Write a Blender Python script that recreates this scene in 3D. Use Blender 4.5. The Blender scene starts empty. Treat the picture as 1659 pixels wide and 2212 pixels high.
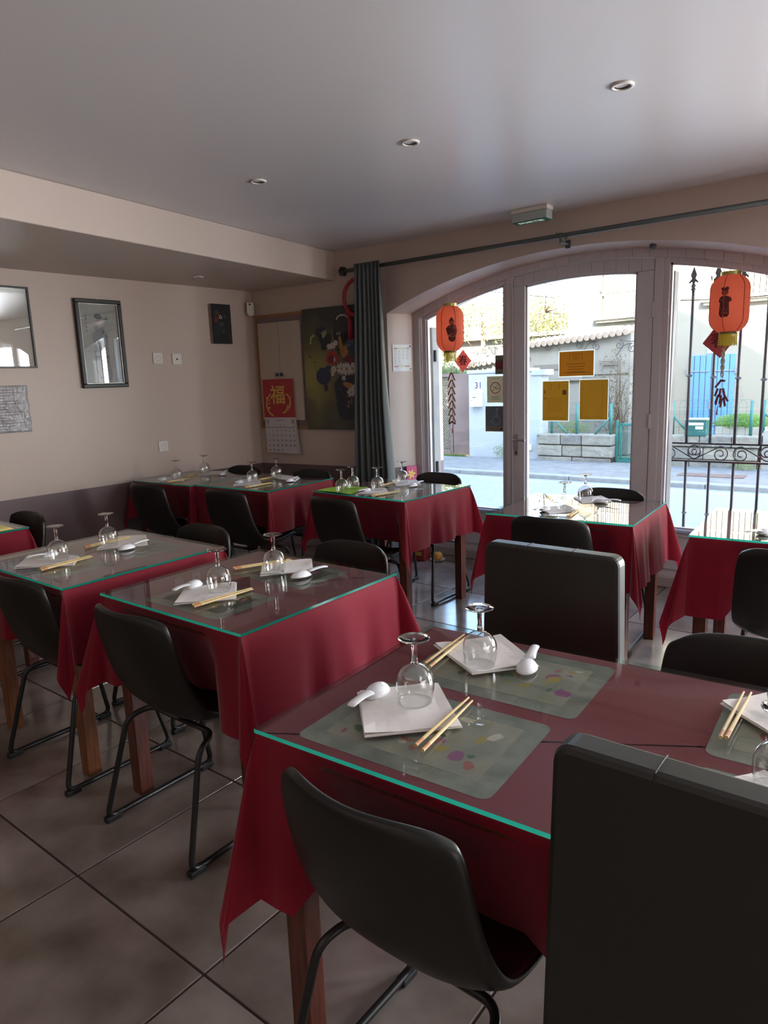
import bpy, bmesh, math, random
from mathutils import Vector, Matrix
random.seed(7)
R_=math.radians
# ------------------------------------------------------------------ camera
CAM_H=1.42; FPX=1500.0; PCX,PCY=829.5,1106.0
def _ray(x,y): return Vector((x-PCX,PCY-y,-FPX))
_Y=_ray(2025,777.6).normalized()
_X=-_ray(-1110,890.0); _X=(_X-_X.dot(_Y)*_Y).normalized()
_Z=_X.cross(_Y)
CR=Matrix((_X,_Y,_Z))            # world = CR @ camera
cam=bpy.data.cameras.new('camera'); cam_ob=bpy.data.objects.new('camera',cam)
bpy.context.scene.collection.objects.link(cam_ob)
m4=CR.to_4x4(); m4.translation=Vector((0,0,CAM_H)); cam_ob.matrix_world=m4
cam.sensor_fit='HORIZONTAL'; cam.sensor_width=36; cam.lens=36*FPX/1659; cam.clip_start=.05; cam.clip_end=400
bpy.context.scene.camera=cam_ob
# ------------------------------------------------------------------ light
sc=bpy.context.scene
sc.view_settings.view_transform='Standard'; sc.view_settings.look='None'
sc.view_settings.gamma=1; sc.view_settings.use_curve_mapping=False
sc.view_settings.exposure=1.42
w=bpy.data.worlds.new('sky'); sc.world=w; w.use_nodes=True
nt=w.node_tree; bg=nt.nodes['Background']
sky=nt.nodes.new('ShaderNodeTexSky'); sky.sky_type='NISHITA'; sky.sun_disc=False
SUN_DIR=Vector((-.30,1.0,-.75)).normalized()
sky.sun_elevation=math.asin(-SUN_DIR.z); sky.sun_rotation=math.atan2(-SUN_DIR.x,-SUN_DIR.y)
sky.air_density=1.0; sky.dust_density=1.2; sky.ozone_density=1.0
nt.links.new(sky.outputs[0],bg.inputs[0]); bg.inputs[1].default_value=.86
sun=bpy.data.lights.new('sun','SUN'); sun.energy=26; sun.angle=R_(.8); sun.color=(1,.86,.66)
so=bpy.data.objects.new('sun',sun); sc.collection.objects.link(so)
so.rotation_euler=SUN_DIR.to_track_quat('-Z','Y').to_euler(); so.location=(6,-12,14)
def area(name,loc,rot,sx,sy,e,col,portal=False):
    l=bpy.data.lights.new(name,'AREA'); l.shape='RECTANGLE'; l.size=sx; l.size_y=sy; l.energy=e; l.color=col
    o=bpy.data.objects.new(name,l); sc.collection.objects.link(o); o.location=loc; o.rotation_euler=rot
    if portal: l.cycles.is_portal=True
    return o
area('window_portal',(-1.9,5.0,1.15),(R_(90),0,R_(180)),2.8,2.1,1,(1,1,1),True).rotation_euler=(R_(-90),0,0)
# added lamp outside the second arched window, topping up the daylight indoors
_d=area('right_window_fill',(1.75,5.12,1.25),(0,0,0),2.7,1.8,215,(.96,.97,1.0)); _d.rotation_euler=Vector((-.55,-.83,-.03)).to_track_quat('-Z','Y').to_euler()
# added warm fill under the rear ceiling, behind the camera; no actual fitting
area('rear_fill_light',(-1.2,-1.6,2.38),(0,0,0),3.2,1.4,4,(1,.84,.68))
# added side fill just inside the solid right-hand wall, out of frame
area('side_fill_light',(3.85,1.0,1.25),(R_(90),0,R_(90)),2.6,1.5,5,(1.0,.94,.88))
_s=[o for o in sc.objects if o.name=='side_fill_light'][0]; _s.data.spread=R_(90); _s.rotation_euler=Vector((-1,.05,-.07)).to_track_quat('-Z','Y').to_euler()
# ------------------------------------------------------------------ helpers
col=sc.collection
def hit(x,y,p0,n):
    d=CR@_ray(x,y); o=Vector((0,0,CAM_H)); p0=Vector(p0); n=Vector(n)
    return o+d*((p0-o).dot(n)/d.dot(n))
def hz(x,y,z): return hit(x,y,(0,0,z),(0,0,1))
def hy(x,y,Y): return hit(x,y,(0,Y,0),(0,1,0))
class MB:
    def __init__(s): s.v=[];s.f=[];s.m=[]
    def quad(s,pts,m=0):
        b=len(s.v); s.v+= [tuple(p) for p in pts]; s.f.append(tuple(range(b,b+len(pts)))); s.m.append(m)
    def box(s,c,d,rz=0,m=0,M=None):
        b=len(s.v); hx,hy_,hz_=d[0]/2,d[1]/2,d[2]/2; ca,sa=math.cos(rz),math.sin(rz)
        for X,Y,Z in ((-1,-1,-1),(1,-1,-1),(1,1,-1),(-1,1,-1),(-1,-1,1),(1,-1,1),(1,1,1),(-1,1,1)):
            x,y,z=X*hx,Y*hy_,Z*hz_; p=Vector((c[0]+x*ca-y*sa,c[1]+x*sa+y*ca,c[2]+z))
            if M: p=M@p
            s.v.append(tuple(p))
        for q in ((0,3,2,1),(4,5,6,7),(0,1,5,4),(1,2,6,5),(2,3,7,6),(3,0,4,7)):
            s.f.append(tuple(b+i for i in q)); s.m.append(m)
    def b2(s,x0,x1,y0,y1,z0,z1,m=0): s.box(((x0+x1)/2,(y0+y1)/2,(z0+z1)/2),(abs(x1-x0),abs(y1-y0),abs(z1-z0)),0,m)
    def tube(s,pts,r,n=8,m=0,closed=False,caps=True):
        pts=[Vector(p) for p in pts]; N=len(pts); rr=r if isinstance(r,(list,tuple)) else [r]*N
        base=len(s.v); t0=(pts[1]-pts[0]).normalized()
        up=Vector((0,0,1)) if abs(t0.z)<.9 else Vector((1,0,0)); a=t0.cross(up).normalized()
        for i,p in enumerate(pts):
            if closed: t=(pts[(i+1)%N]-pts[i-1]).normalized()
            else: t=(pts[min(i+1,N-1)]-pts[max(i-1,0)]).normalized()
            a=(a-t*a.dot(t)).normalized(); b=t.cross(a)
            for k in range(n):
                an=2*math.pi*k/n; s.v.append(tuple(p+(a*math.cos(an)+b*math.sin(an))*rr[i]))
        for i in range(N if closed else N-1):
            j=(i+1)%N
            for k in range(n):
                l=(k+1)%n; s.f.append((base+i*n+k,base+i*n+l,base+j*n+l,base+j*n+k)); s.m.append(m)
        if caps and not closed:
            s.f.append(tuple(base+k for k in range(n))[::-1]); s.m.append(m)
            s.f.append(tuple(base+(N-1)*n+k for k in range(n))); s.m.append(m)
    def lathe(s,prof,c=(0,0,0),n=24,m=0,M=None):
        base=len(s.v)
        for r,z in prof:
            for k in range(n):
                an=2*math.pi*k/n; p=Vector((c[0]+r*math.cos(an),c[1]+r*math.sin(an),c[2]+z))
                if M: p=M@p
                s.v.append(tuple(p))
        for i in range(len(prof)-1):
            for k in range(n):
                l=(k+1)%n; s.f.append((base+i*n+k,base+i*n+l,base+(i+1)*n+l,base+(i+1)*n+k)); s.m.append(m)
    def prism(s,poly,fr,t0,t1,m=0):
        # poly: 2-D points, fr(u,v,w) -> world
        b=len(s.v); n=len(poly)
        s.v+=[tuple(fr(u,v,t0)) for u,v in poly]+[tuple(fr(u,v,t1)) for u,v in poly]
        s.f.append(tuple(range(b,b+n))[::-1]); s.m.append(m); s.f.append(tuple(range(b+n,b+2*n))); s.m.append(m)
        for i in range(n):
            j=(i+1)%n; s.f.append((b+i,b+j,b+n+j,b+n+i)); s.m.append(m)
    def flat(s,poly,fr,w=0,m=0): s.quad([fr(u,v,w) for u,v in poly],m)
    def build(s,name,mats,parent=None,smooth=False,bevel=0,loc=None,fix=True,subsurf=0,auto=None):
        me=bpy.data.meshes.new(name); me.from_pydata(s.v,[],s.f)
        if not isinstance(mats,(list,tuple)): mats=[mats]
        for q in mats: me.materials.append(q)
        me.polygons.foreach_set('material_index',s.m)
        if fix:
            bm=bmesh.new(); bm.from_mesh(me); bmesh.ops.recalc_face_normals(bm,faces=bm.faces); bm.to_mesh(me); bm.free()
        if smooth: me.polygons.foreach_set('use_smooth',[True]*len(me.polygons))
        me.update()
        o=bpy.data.objects.new(name,me); col.objects.link(o)
        if parent is not None: o.parent=parent
        if loc is not None: o.location=loc
        if bevel:
            b=o.modifiers.new('bevel','BEVEL'); b.width=bevel; b.segments=2; b.limit_method='ANGLE'
            b.use_clamp_overlap=True
        if subsurf:
            q=o.modifiers.new('sub','SUBSURF'); q.levels=subsurf; q.render_levels=subsurf
        if smooth and auto:
            try:
                me.shade_smooth() if False else None
            except Exception: pass
        return o
def tag(o,label=None,cat=None,group=None,kind=None):
    if label: o['label']=label
    if cat: o['category']=cat
    if group: o['group']=group
    if kind: o['kind']=kind
    return o
def thing(name,loc,rz,label,cat,group=None):
    o=bpy.data.objects.new(name,None); col.objects.link(o); o.location=loc; o.rotation_euler=(0,0,rz); o.empty_display_size=.1
    return tag(o,label,cat,group)
KIDS={}
def dup(src,loc,rz,label,group=None):
    def cp(o,par):
        c=o.copy(); col.objects.link(c); c.parent=par
        for ch in KIDS.get(o.name,None) or [x for x in o.children]: cp(ch,c)
        return c
    kids=list(src.children); r=src.copy(); col.objects.link(r); r.location=loc; r.rotation_euler=(0,0,rz); r['label']=label
    if group: r['group']=group
    for k in kids: cp(k,r)
    return r
# ------------------------------------------------------------------ materials
def mat(name,c,rough=.6,metal=0,spec=.5,**k):
    m=bpy.data.materials.new(name); m.use_nodes=True; n=m.node_tree; b=n.nodes['Principled BSDF']
    b.inputs['Base Color'].default_value=(*c,1); b.inputs['Roughness'].default_value=rough
    b.inputs['Metallic'].default_value=metal; b.inputs['Specular IOR Level'].default_value=spec
    if k.get('sheen'): b.inputs['Sheen Weight'].default_value=k['sheen']; b.inputs['Sheen Roughness'].default_value=.4
    if k.get('coat'): b.inputs['Coat Weight'].default_value=k['coat']; b.inputs['Coat Roughness'].default_value=.05
    tc=n.nodes.new('ShaderNodeTexCoord')
    def noise(scale,det=3,stretch=None,obj=True):
        t=n.nodes.new('ShaderNodeTexNoise'); t.inputs['Scale'].default_value=scale; t.inputs['Detail'].default_value=det
        if stretch:
            mp=n.nodes.new('ShaderNodeMapping'); mp.inputs['Scale'].default_value=stretch
            n.links.new(tc.outputs['Object'],mp.inputs[0]); n.links.new(mp.outputs[0],t.inputs['Vector'])
        else: n.links.new(tc.outputs['Object'],t.inputs['Vector'])
        return t
    if k.get('c2'):
        t=noise(k.get('cs',6),k.get('cd',4),k.get('stretch'))
        r=n.nodes.new('ShaderNodeValToRGB'); r.color_ramp.elements[0].position=k.get('p0',.35); r.color_ramp.elements[1].position=k.get('p1',.65)
        r.color_ramp.elements[0].color=(*c,1); r.color_ramp.elements[1].color=(*k['c2'],1)
        n.links.new(t.outputs[0],r.inputs[0]); n.links.new(r.outputs[0],b.inputs['Base Color'])
    if k.get('bump'):
        t=noise(k.get('bs',60),4,k.get('bstretch')); bp=n.nodes.new('ShaderNodeBump'); bp.inputs['Strength'].default_value=k['bump']; bp.inputs['Distance'].default_value=k.get('bd',.01)
        n.links.new(t.outputs[0],bp.inputs['Height']); n.links.new(bp.outputs[0],b.inputs['Normal'])
    if k.get('trans'):
        tr=n.nodes.new('ShaderNodeBsdfTranslucent'); tr.inputs[0].default_value=(*k.get('tc',c),1)
        mx=n.nodes.new('ShaderNodeMixShader'); mx.inputs[0].default_value=k['trans']
        out=n.nodes['Material Output']; n.links.new(b.outputs[0],mx.inputs[1]); n.links.new(tr.outputs[0],mx.inputs[2]); n.links.new(mx.outputs[0],out.inputs[0])
    if k.get('emit'):
        b.inputs['Emission Color'].default_value=(*k['emit'],1); b.inputs['Emission Strength'].default_value=k.get('es',1)
    return m
def thin_glass(name,tint=(1,1,1),f0=.04,rough=0.0,boost=1.0):
    # a thin pane: clear transmission plus Schlick reflection, the same from both sides
    m=bpy.data.materials.new(name); m.use_nodes=True; n=m.node_tree; n.nodes.clear()
    out=n.nodes.new('ShaderNodeOutputMaterial'); tr=n.nodes.new('ShaderNodeBsdfTransparent'); tr.inputs[0].default_value=(*tint,1)
    gl=n.nodes.new('ShaderNodeBsdfGlossy'); gl.inputs['Roughness'].default_value=rough
    ge=n.nodes.new('ShaderNodeNewGeometry'); dt=n.nodes.new('ShaderNodeVectorMath'); dt.operation='DOT_PRODUCT'
    n.links.new(ge.outputs['Incoming'],dt.inputs[0]); n.links.new(ge.outputs['Normal'],dt.inputs[1])
    def ma(op,a,b=None):
        q=n.nodes.new('ShaderNodeMath'); q.operation=op
        for i,v in enumerate((a,b)):
            if v is None: continue
            if isinstance(v,(int,float)): q.inputs[i].default_value=v
            else: n.links.new(v,q.inputs[i])
        return q.outputs[0]
    ab=ma('ABSOLUTE',dt.outputs['Value']); om=ma('SUBTRACT',1.0,ab); p=ma('POWER',om,5.0)
    fr=ma('ADD',ma('MULTIPLY',p,1-f0),f0); fr=ma('MINIMUM',ma('MULTIPLY',fr,boost),1.0)
    mx=n.nodes.new('ShaderNodeMixShader'); n.links.new(fr,mx.inputs[0]); n.links.new(tr.outputs[0],mx.inputs[1]); n.links.new(gl.outputs[0],mx.inputs[2])
    n.links.new(mx.outputs[0],out.inputs[0]); return m
def wall_mat(name,up,low,h):
    m=mat(name,up,.42,0,.4,bump=.12,bs=25,bd=.004); n=m.node_tree; b=n.nodes['Principled BSDF']
    g=n.nodes.new('ShaderNodeNewGeometry'); sx=n.nodes.new('ShaderNodeSeparateXYZ'); n.links.new(g.outputs['Position'],sx.inputs[0])
    gt=n.nodes.new('ShaderNodeMath'); gt.operation='GREATER_THAN'; gt.inputs[1].default_value=h; n.links.new(sx.outputs['Z'],gt.inputs[0])
    mx=n.nodes.new('ShaderNodeMix'); mx.data_type='RGBA'; n.links.new(gt.outputs[0],mx.inputs['Factor'])
    mx.inputs['A'].default_value=(*low,1); mx.inputs['B'].default_value=(*up,1); n.links.new(mx.outputs['Result'],b.inputs['Base Color']); return m
WH=.722
M=dict(
 wall=wall_mat('wall paint',(.555,.448,.385),(.165,.112,.115),WH),
 ceil=mat('ceiling paint',(.62,.585,.58),.30,0,.5,bump=.1,bs=8,bd=.004),
 beam=mat('beam paint',(.56,.46,.40),.45),
 pvc=mat('white pvc',(.56,.53,.55),.35,0,.5),
 base=mat('skirting',(.40,.35,.35),.4),
 grout=mat('grout',(.05,.035,.03),.8),
 black_leather=mat('black leatherette',(.0105,.010,.009),.40,0,.42,bump=.15,bs=220,bd=.001),
 brown_leather=mat('dark brown leatherette',(.021,.021,.018),.45,0,.45,bump=.12,bs=200,bd=.001),
 black_metal=mat('black metal',(.012,.012,.013),.35,0,.5),
 rubber=mat('black plastic',(.01,.01,.011),.6),
 wood=mat('reddish dark wood',(.14,.035,.02),.38,0,.5,c2=(.07,.018,.012),cs=9,stretch=(8,8,1)),
 wood_lt=mat('warm stained wood',(.25,.09,.03),.38,0,.5,c2=(.14,.045,.016),cs=9,stretch=(8,8,1)),
 napkin=mat('white paper',(.80,.76,.75),.75,0,.3,bump=.25,bs=30,bd=.004),
 spoon=mat('white melamine',(.80,.80,.84),.15,0,.5),
 chop=mat('bamboo',(.70,.53,.27),.5,0,.4,c2=(.60,.42,.18),cs=20),
 chop_end=mat('printed bamboo end',(.55,.25,.10),.5),
 green_nap=mat('green paper',(.30,.55,.04),.7),
 yellow_pap=mat('yellow paper',(.75,.62,.22),.6),
 curtain=mat('grey green satin curtain',(.11,.128,.13),.42,0,.5,trans=.08,tc=(.2,.23,.23)),
 rod=mat('dark rod',(.10,.115,.11),.4,.3),
 alu=mat('brushed metal',(.45,.45,.46),.3,1),
 white_pl=mat('white plastic',(.72,.67,.62),.35),
 dark=mat('black lacquer',(.008,.007,.007),.4),
 slot=mat('dark hole',(.01,.01,.01),.8),
 pine=mat('pine wood',(.36,.19,.08),.5,0,.4,c2=(.28,.14,.06),cs=8,stretch=(1,1,8)),
 mauve=mat('mauve board',(.22,.17,.18),.6),
 cream=mat('cream door',(.50,.42,.34),.5),
 knob=mat('dark knob',(.05,.05,.055),.3,.6),
 iron=mat('wrought iron',(.075,.065,.07),.5,.4),
 glass=thin_glass('window glass',(.97,.985,.98),.045,0,1.5),
 tglass=thin_glass('table glass',(.96,.985,.975),.045,0,1.0),
 pglass=thin_glass('picture glass',(.97,.98,.98),.08,0,2.2),
 wine=thin_glass('wine glass',(.93,.94,.93),.07,0,2.6),
 gedge=mat('green glass edge',(.02,.25,.19),.08,0,.6,trans=.5,tc=(.04,.62,.46)),
)
_g=bpy.data.materials.new('solid glass'); _g.use_nodes=True; _b=_g.node_tree.nodes['Principled BSDF']
_b.inputs['Transmission Weight'].default_value=1; _b.inputs['Roughness'].default_value=0.0; _b.inputs['IOR'].default_value=1.48; _b.inputs['Base Color'].default_value=(1,1,1,1)
M['solid']=_g
_n=M['gedge'].node_tree; _o=_n.nodes['Material Output']; _src=_o.inputs[0].links[0].from_socket
_t=_n.nodes.new('ShaderNodeBsdfTransparent'); _t.inputs[0].default_value=(.75,.93,.87,1); _ge=_n.nodes.new('ShaderNodeNewGeometry'); _mx=_n.nodes.new('ShaderNodeMixShader')
_n.links.new(_ge.outputs['Backfacing'],_mx.inputs[0]); _n.links.new(_src,_mx.inputs[1]); _n.links.new(_t.outputs[0],_mx.inputs[2]); _n.links.new(_mx.outputs[0],_o.inputs[0])
M['cloth']=mat('crimson tablecloth',(.25,.008,.026),.70,0,.25,sheen=.38,trans=.24,tc=(.62,.02,.07),bump=.06,bs=400,bd=.001)
def frame(o,u,v):
    o=Vector(o);u=Vector(u).normalized();v=Vector(v).normalized();n=u.cross(v)
    return lambda a,b,c=0: o+u*a+v*b+n*c
_fonts={}
def text(s,size,fr,m,name,parent,u=0,v=0,w=.0006,align='CENTER',cjk=False,ext=0.0,bold=0.0,sx=1.0):
    cu=bpy.data.curves.new(name,'FONT'); cu.body=s; cu.size=size; cu.align_x=align; cu.align_y='CENTER'; cu.resolution_u=3; cu.offset=bold; cu.extrude=ext
    t=bpy.data.objects.new(name,cu); col.objects.link(t)
    dg=bpy.context.evaluated_depsgraph_get(); me=bpy.data.meshes.new_from_object(t.evaluated_get(dg)); bpy.data.objects.remove(t)
    inv=parent.matrix_world.inverted() if parent else Matrix()
    for vt in me.vertices:
        p=fr(u+vt.co.x*sx,v+vt.co.y,w+vt.co.z); vt.co=p
    me.materials.clear(); me.materials.append(m)
    o=bpy.data.objects.new(name,me); col.objects.link(o)
    if parent: o.parent=parent
    return o
def ring(cx,cy,r0,r1,n=28,a0=0,a1=360):
    out=[]
    for i in range(n):
        A=R_(a0+(a1-a0)*i/n);B=R_(a0+(a1-a0)*(i+1)/n)
        out.append([(cx+r0*math.cos(A),cy+r0*math.sin(A)),(cx+r1*math.cos(A),cy+r1*math.sin(A)),(cx+r1*math.cos(B),cy+r1*math.sin(B)),(cx+r0*math.cos(B),cy+r0*math.sin(B))])
    return out
def blob(cx,cy,rx,ry=None,n=12,j=0,rot=0):
    ry=ry or rx; o=[]
    for i in range(n):
        a=2*math.pi*i/n; k=1+random.uniform(-j,j); x=rx*k*math.cos(a);y=ry*k*math.sin(a)
        o.append((cx+x*math.cos(rot)-y*math.sin(rot),cy+x*math.sin(rot)+y*math.cos(rot)))
    return o
def rrect(x0,x1,y0,y1,r,n=4):
    o=[]
    for cx,cy,a in ((x1-r,y1-r,0),(x0+r,y1-r,90),(x0+r,y0+r,180),(x1-r,y0+r,270)):
        for i in range(n+1):
            t=R_(a+90*i/n); o.append((cx+r*math.cos(t),cy+r*math.sin(t)))
    return o
def rect(x0,x1,y0,y1): return [(x0,y0),(x1,y0),(x1,y1),(x0,y1)]
# ================================================================== STRUCTURE
ZC=2.43; ZB=2.211
LWX=lambda y: -4.74-.0246*(4.25-y)          # left wall line
PW0=Vector((-4.74,4.25,0)); PW1=Vector((-3.381,4.40,0))   # painting wall line
def st(o): o['kind']='structure'; return o
# floor
b=MB(); b.b2(-6,4.2,-3.6,5.05,-.12,-.004); floor=st(b.build('floor',M['grout']))
tile_m=mat('taupe stone tile',(.125,.092,.076),.15,0,.85,c2=(.34,.29,.265),cs=3.2,cd=6,p0=.3,p1=.72,bump=.05,bs=14,bd=.003)
def tile_variation(m):
    n=m.node_tree; oi=n.nodes.new('ShaderNodeObjectInfo'); tx=[q for q in n.nodes if q.type=='TEX_NOISE'][0]
    va=n.nodes.new('ShaderNodeVectorMath'); va.operation='ADD'; tc=[q for q in n.nodes if q.type=='TEX_COORD'][0]
    mu=n.nodes.new('ShaderNodeMath'); mu.operation='MULTIPLY'; mu.inputs[1].default_value=37; n.links.new(oi.outputs['Random'],mu.inputs[0])
    n.links.new(tc.outputs['Object'],va.inputs[0]); n.links.new(mu.outputs[0],va.inputs[1]); n.links.new(va.outputs[0],tx.inputs['Vector'])
tile_variation(tile_m)
t0=None
for i in range(-6,9):
    for j in range(-7,7):
        x=-1.29+.6*i+.3; y=.853+.6*j+.3
        if x-.3<-5.2 or x>3.9 or y>4.95 or y<-3.4: continue
        if x>4-.3: continue
        yy1=min(y+.2965,5.0)
        if t0 is None:
            b=MB(); b.b2(-.2965,.2965,-.2965,.2965,-.008,0); t0=b.build('tile',tile_m,floor,bevel=.002); t0.location=(x,y,0); o=t0
        else:
            o=t0.copy(); col.objects.link(o); o.location=(x,y,0)
# ceiling
b=MB(); b.b2(-6,4.2,-3.6,5.05,ZC,ZC+.12); st(b.build('ceiling',M['ceil']))
# dropped beam along the left wall
b=MB(); fr=lambda u,v,w_:Vector((u,v,w_))
def beamx(y): return -3.44-.1486*(y-1.6)
b.prism([(beamx(-3.4),-3.4),(beamx(4.36),4.355),(-4.9,4.25),(-5.1,-3.4)],fr,ZB,ZC); st(b.build('trim_1',M['beam'],bevel=.006))
# left wall
b=MB(); b.prism([(LWX(-3.5),-3.5),(LWX(4.25),4.25),(-5.3,4.4),(-5.3,-3.5)],fr,0,ZC); st(b.build('wall_left',M['wall']))
b=MB(); b.b2(3.9,4.1,-3.5,5.0,0,ZC); st(b.build('wall_right',M['wall']))
b=MB(); b.b2(-5.2,4.1,-3.6,-3.4,0,ZC); st(b.build('wall_back',M['wall']))
# front wall with arched openings
def arch(cx,half,zt,Rr,n=24):
    P=[]
    for i in range(n+1):
        x=-half+2*half*i/n; P.append((cx+x,zt-(Rr-math.sqrt(Rr*Rr-x*x))))
    return P
YI,YJ,YE=4.40,4.64,5.02
b=MB()
b.quad([(-5.3,4.188,0),(PW1.x,PW1.y,0),(PW1.x,PW1.y,ZC),(-5.3,4.188,ZC)])
def opening(cx):
    I=arch(cx,1.481,2.207,3.98); O=arch(cx,1.39,2.19,3.71)
    for A,Y in ((I,YI),(O,YE)):
        for i in range(len(A)-1):
            b.quad([(A[i][0],Y,A[i][1]),(A[i+1][0],Y,A[i+1][1]),(A[i+1][0],Y,ZC+.1),(A[i][0],Y,ZC+.1)])
    for i in range(len(I)-1):
        b.quad([(I[i][0],YI,I[i][1]),(I[i+1][0],YI,I[i+1][1]),(O[i+1][0],YJ,O[i+1][1]),(O[i][0],YJ,O[i][1])])
        b.quad([(O[i][0],YJ,O[i][1]),(O[i+1][0],YJ,O[i+1][1]),(O[i+1][0],YE,O[i+1][1]),(O[i][0],YE,O[i][1])])
    for k in (0,-1):
        b.quad([(I[k][0],YI,0),(O[k][0],YJ,0),(O[k][0],YJ,O[k][1]),(I[k][0],YI,I[k][1])])
        b.quad([(O[k][0],YJ,-.12),(O[k][0],YE,-.12),(O[k][0],YE,O[k][1]),(O[k][0],YJ,O[k][1])])
    return I[0][0],I[-1][0],O[0][0],O[-1][0]
a0,a1,o0,o1=opening(-1.9); c0,c1,d0,d1=opening(1.75)
for x0,x1 in ((a1,c0),(c1,4.1)): b.quad([(x0,YI,0),(x1,YI,0),(x1,YI,ZC),(x0,YI,ZC)])
for x0,x1 in ((-9,o0),(o1,d0),(d1,6)): b.quad([(x0,YE,-.12),(x1,YE,-.12),(x1,YE,ZC+.1),(x0,YE,ZC+.1)])
b.quad([(-9,YE,ZC+.1),(6,YE,ZC+.1),(6,YI,ZC+.1),(-9,YI,ZC+.1)])
b.quad([(-9,YE,-.12),(-9,4.1,-.12),(-9,4.1,ZC+.1),(-9,YE,ZC+.1)])
st(b.build('wall_front',M['wall'],fix=False))
# skirting
b=MB(); p=PW0+Vector((.02,-.012,0)); q=PW1+Vector((0,-.012,0))
b.prism([(p.x,p.y-.0),(q.x,q.y),(q.x,q.y+.012),(p.x,p.y+.012)],fr,0,.09); st(b.build('baseboard_front',M['base'],bevel=.003))
b=MB(); b.prism([(LWX(-3.4)+.012,-3.4),(LWX(4.24)+.012,4.24),(LWX(4.24),4.24),(LWX(-3.4),-3.4)],fr,0,.09); st(b.build('baseboard_left',M['base'],bevel=.003))
# upper floors of our own building and its neighbour: they shade the street
b=MB(); b.quad([(-9,YE,ZC+.1),(6,YE,ZC+.1),(6,YE,4.9),(-1.5,YE,9.55),(-9,YE,4.9)])
b.quad([(-9,-9,ZC+.1),(6,-9,ZC+.1),(6,-9,4.9),(-1.5,-9,9.55),(-9,-9,4.9)])
b.quad([(6,YE,4.9),(6,-9,4.9),(-1.5,-9,9.55),(-1.5,YE,9.55)]); b.quad([(-9,YE,4.9),(-9,-9,4.9),(-1.5,-9,9.55),(-1.5,YE,9.55)])
for x in (-9,6): b.quad([(x,YE,-.1),(x,-9,-.1),(x,-9,4.9),(x,YE,4.9)])
b.b2(-30,-9.02,-9,YE,-.1,7.4)
st(b.build('wall_upper',mat('street render',(.62,.55,.45),.9),fix=False))
# ------------------------------------------------------------------ joinery
GY=4.672
def strip(b,pts_in,pts_out,y0,y1,m=0):
    for i in range(len(pts_in)-1):
        A,B,C,D=pts_in[i],pts_in[i+1],pts_out[i+1],pts_out[i]
        b.prism([A,B,C,D],lambda u,v,w_:Vector((u,w_,v)),y0,y1,m)
def topz(x,off=0,cx=-1.9): 
    u=x-cx; return 2.19-(3.71-math.sqrt(max(3.71**2-u*u,.1)))-off
def pane_window(name,x0,x1,z0,offtop,cx,label=None,fixframe=.035,bot=.0):
    root=bpy.data.objects.new(name,None); col.objects.link(root); root.location=((x0+x1)/2,GY,0); st(root)
    L=Vector(root.location); n=10
    def sub(bb): bb.v=[(v[0]-L.x,v[1]-L.y,v[2]-L.z) for v in bb.v]; return bb
    xs=[x0+(x1-x0)*i/n for i in range(n+1)]; f=fixframe
    # sash frame
    b=MB(); strip(b,[(x,topz(x,offtop+f,cx)) for x in xs],[(x,topz(x,offtop-.02,cx)) for x in xs],YJ+.006,YJ+.055)
    b.b2(x0-.001,x0+f,YJ+.007,YJ+.054,z0,topz(x0,offtop,cx)); b.b2(x1-f,x1+.001,YJ+.007,YJ+.054,z0,topz(x1,offtop,cx))
    b.b2(x0,x1,YJ+.006,YJ+.055,z0-.05,z0+.0); sub(b).build('window_frame',M['pvc'],root,bevel=.003)
    # glazing bead
    b=MB(); g=f+.012; strip(b,[(x,topz(x,offtop+g,cx)) for x in xs],[(x,topz(x,offtop+f,cx)) for x in xs],YJ+.018,YJ+.045)
    b.b2(x0+f,x0+g,YJ+.018,YJ+.045,z0,topz(x0,offtop+f,cx)); b.b2(x1-g,x1-f,YJ+.018,YJ+.045,z0,topz(x1,offtop+f,cx)); b.b2(x0+f,x1-f,YJ+.018,YJ+.045,z0,z0+.012)
    sub(b).build('glazing_bead',M['pvc'],root)
    b=MB()
    P=[(x0+f,z0)]+[(x1-f,z0)]+[(x,topz(x,offtop+f,cx)) for x in reversed(xs) if x0+f<=x<=x1-f]
    b.prism(P,lambda u,v,w_:Vector((u,w_,v)),GY,GY+.006); sub(b).build('pane',M['glass'],root)
    if z0>.1:
        b=MB(); b.b2(x0,x1,YJ+.012,YJ+.05,.07,z0-.05); sub(b).build('lower_panel',M['pvc'],root,bevel=.002)
        b=MB(); b.b2(x0+.06,x1-.06,YJ+.004,YJ+.013,.12,z0-.13); sub(b).build('raised_panel',M['pvc'],root,bevel=.004)
        b=MB(); b.b2(x0,x1,YJ-.012,YJ+.006,z0-.016,z0+.002); sub(b).build('glazing_sill',mat('bright sill',(.55,.62,.80),.2),root,bevel=.003)
        b=MB(); b.b2(x0-.02,x1+.02,YJ-.02,YJ+.05,0,.07); sub(b).build('threshold_board',M['base'],root,bevel=.006)
    return root
w1=pane_window('window_1',-3.225,-2.470,.405,.045,-1.9)
w2=pane_window('window_2',-1.385,-.56,.395,.045,-1.9)
w3=pane_window('window_3',.40,1.30,.395,.045,1.75); w4=pane_window('window_4',1.37,2.13,.395,.045,1.75); w5=pane_window('window_5',2.2,3.10,.395,.045,1.75)
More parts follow.
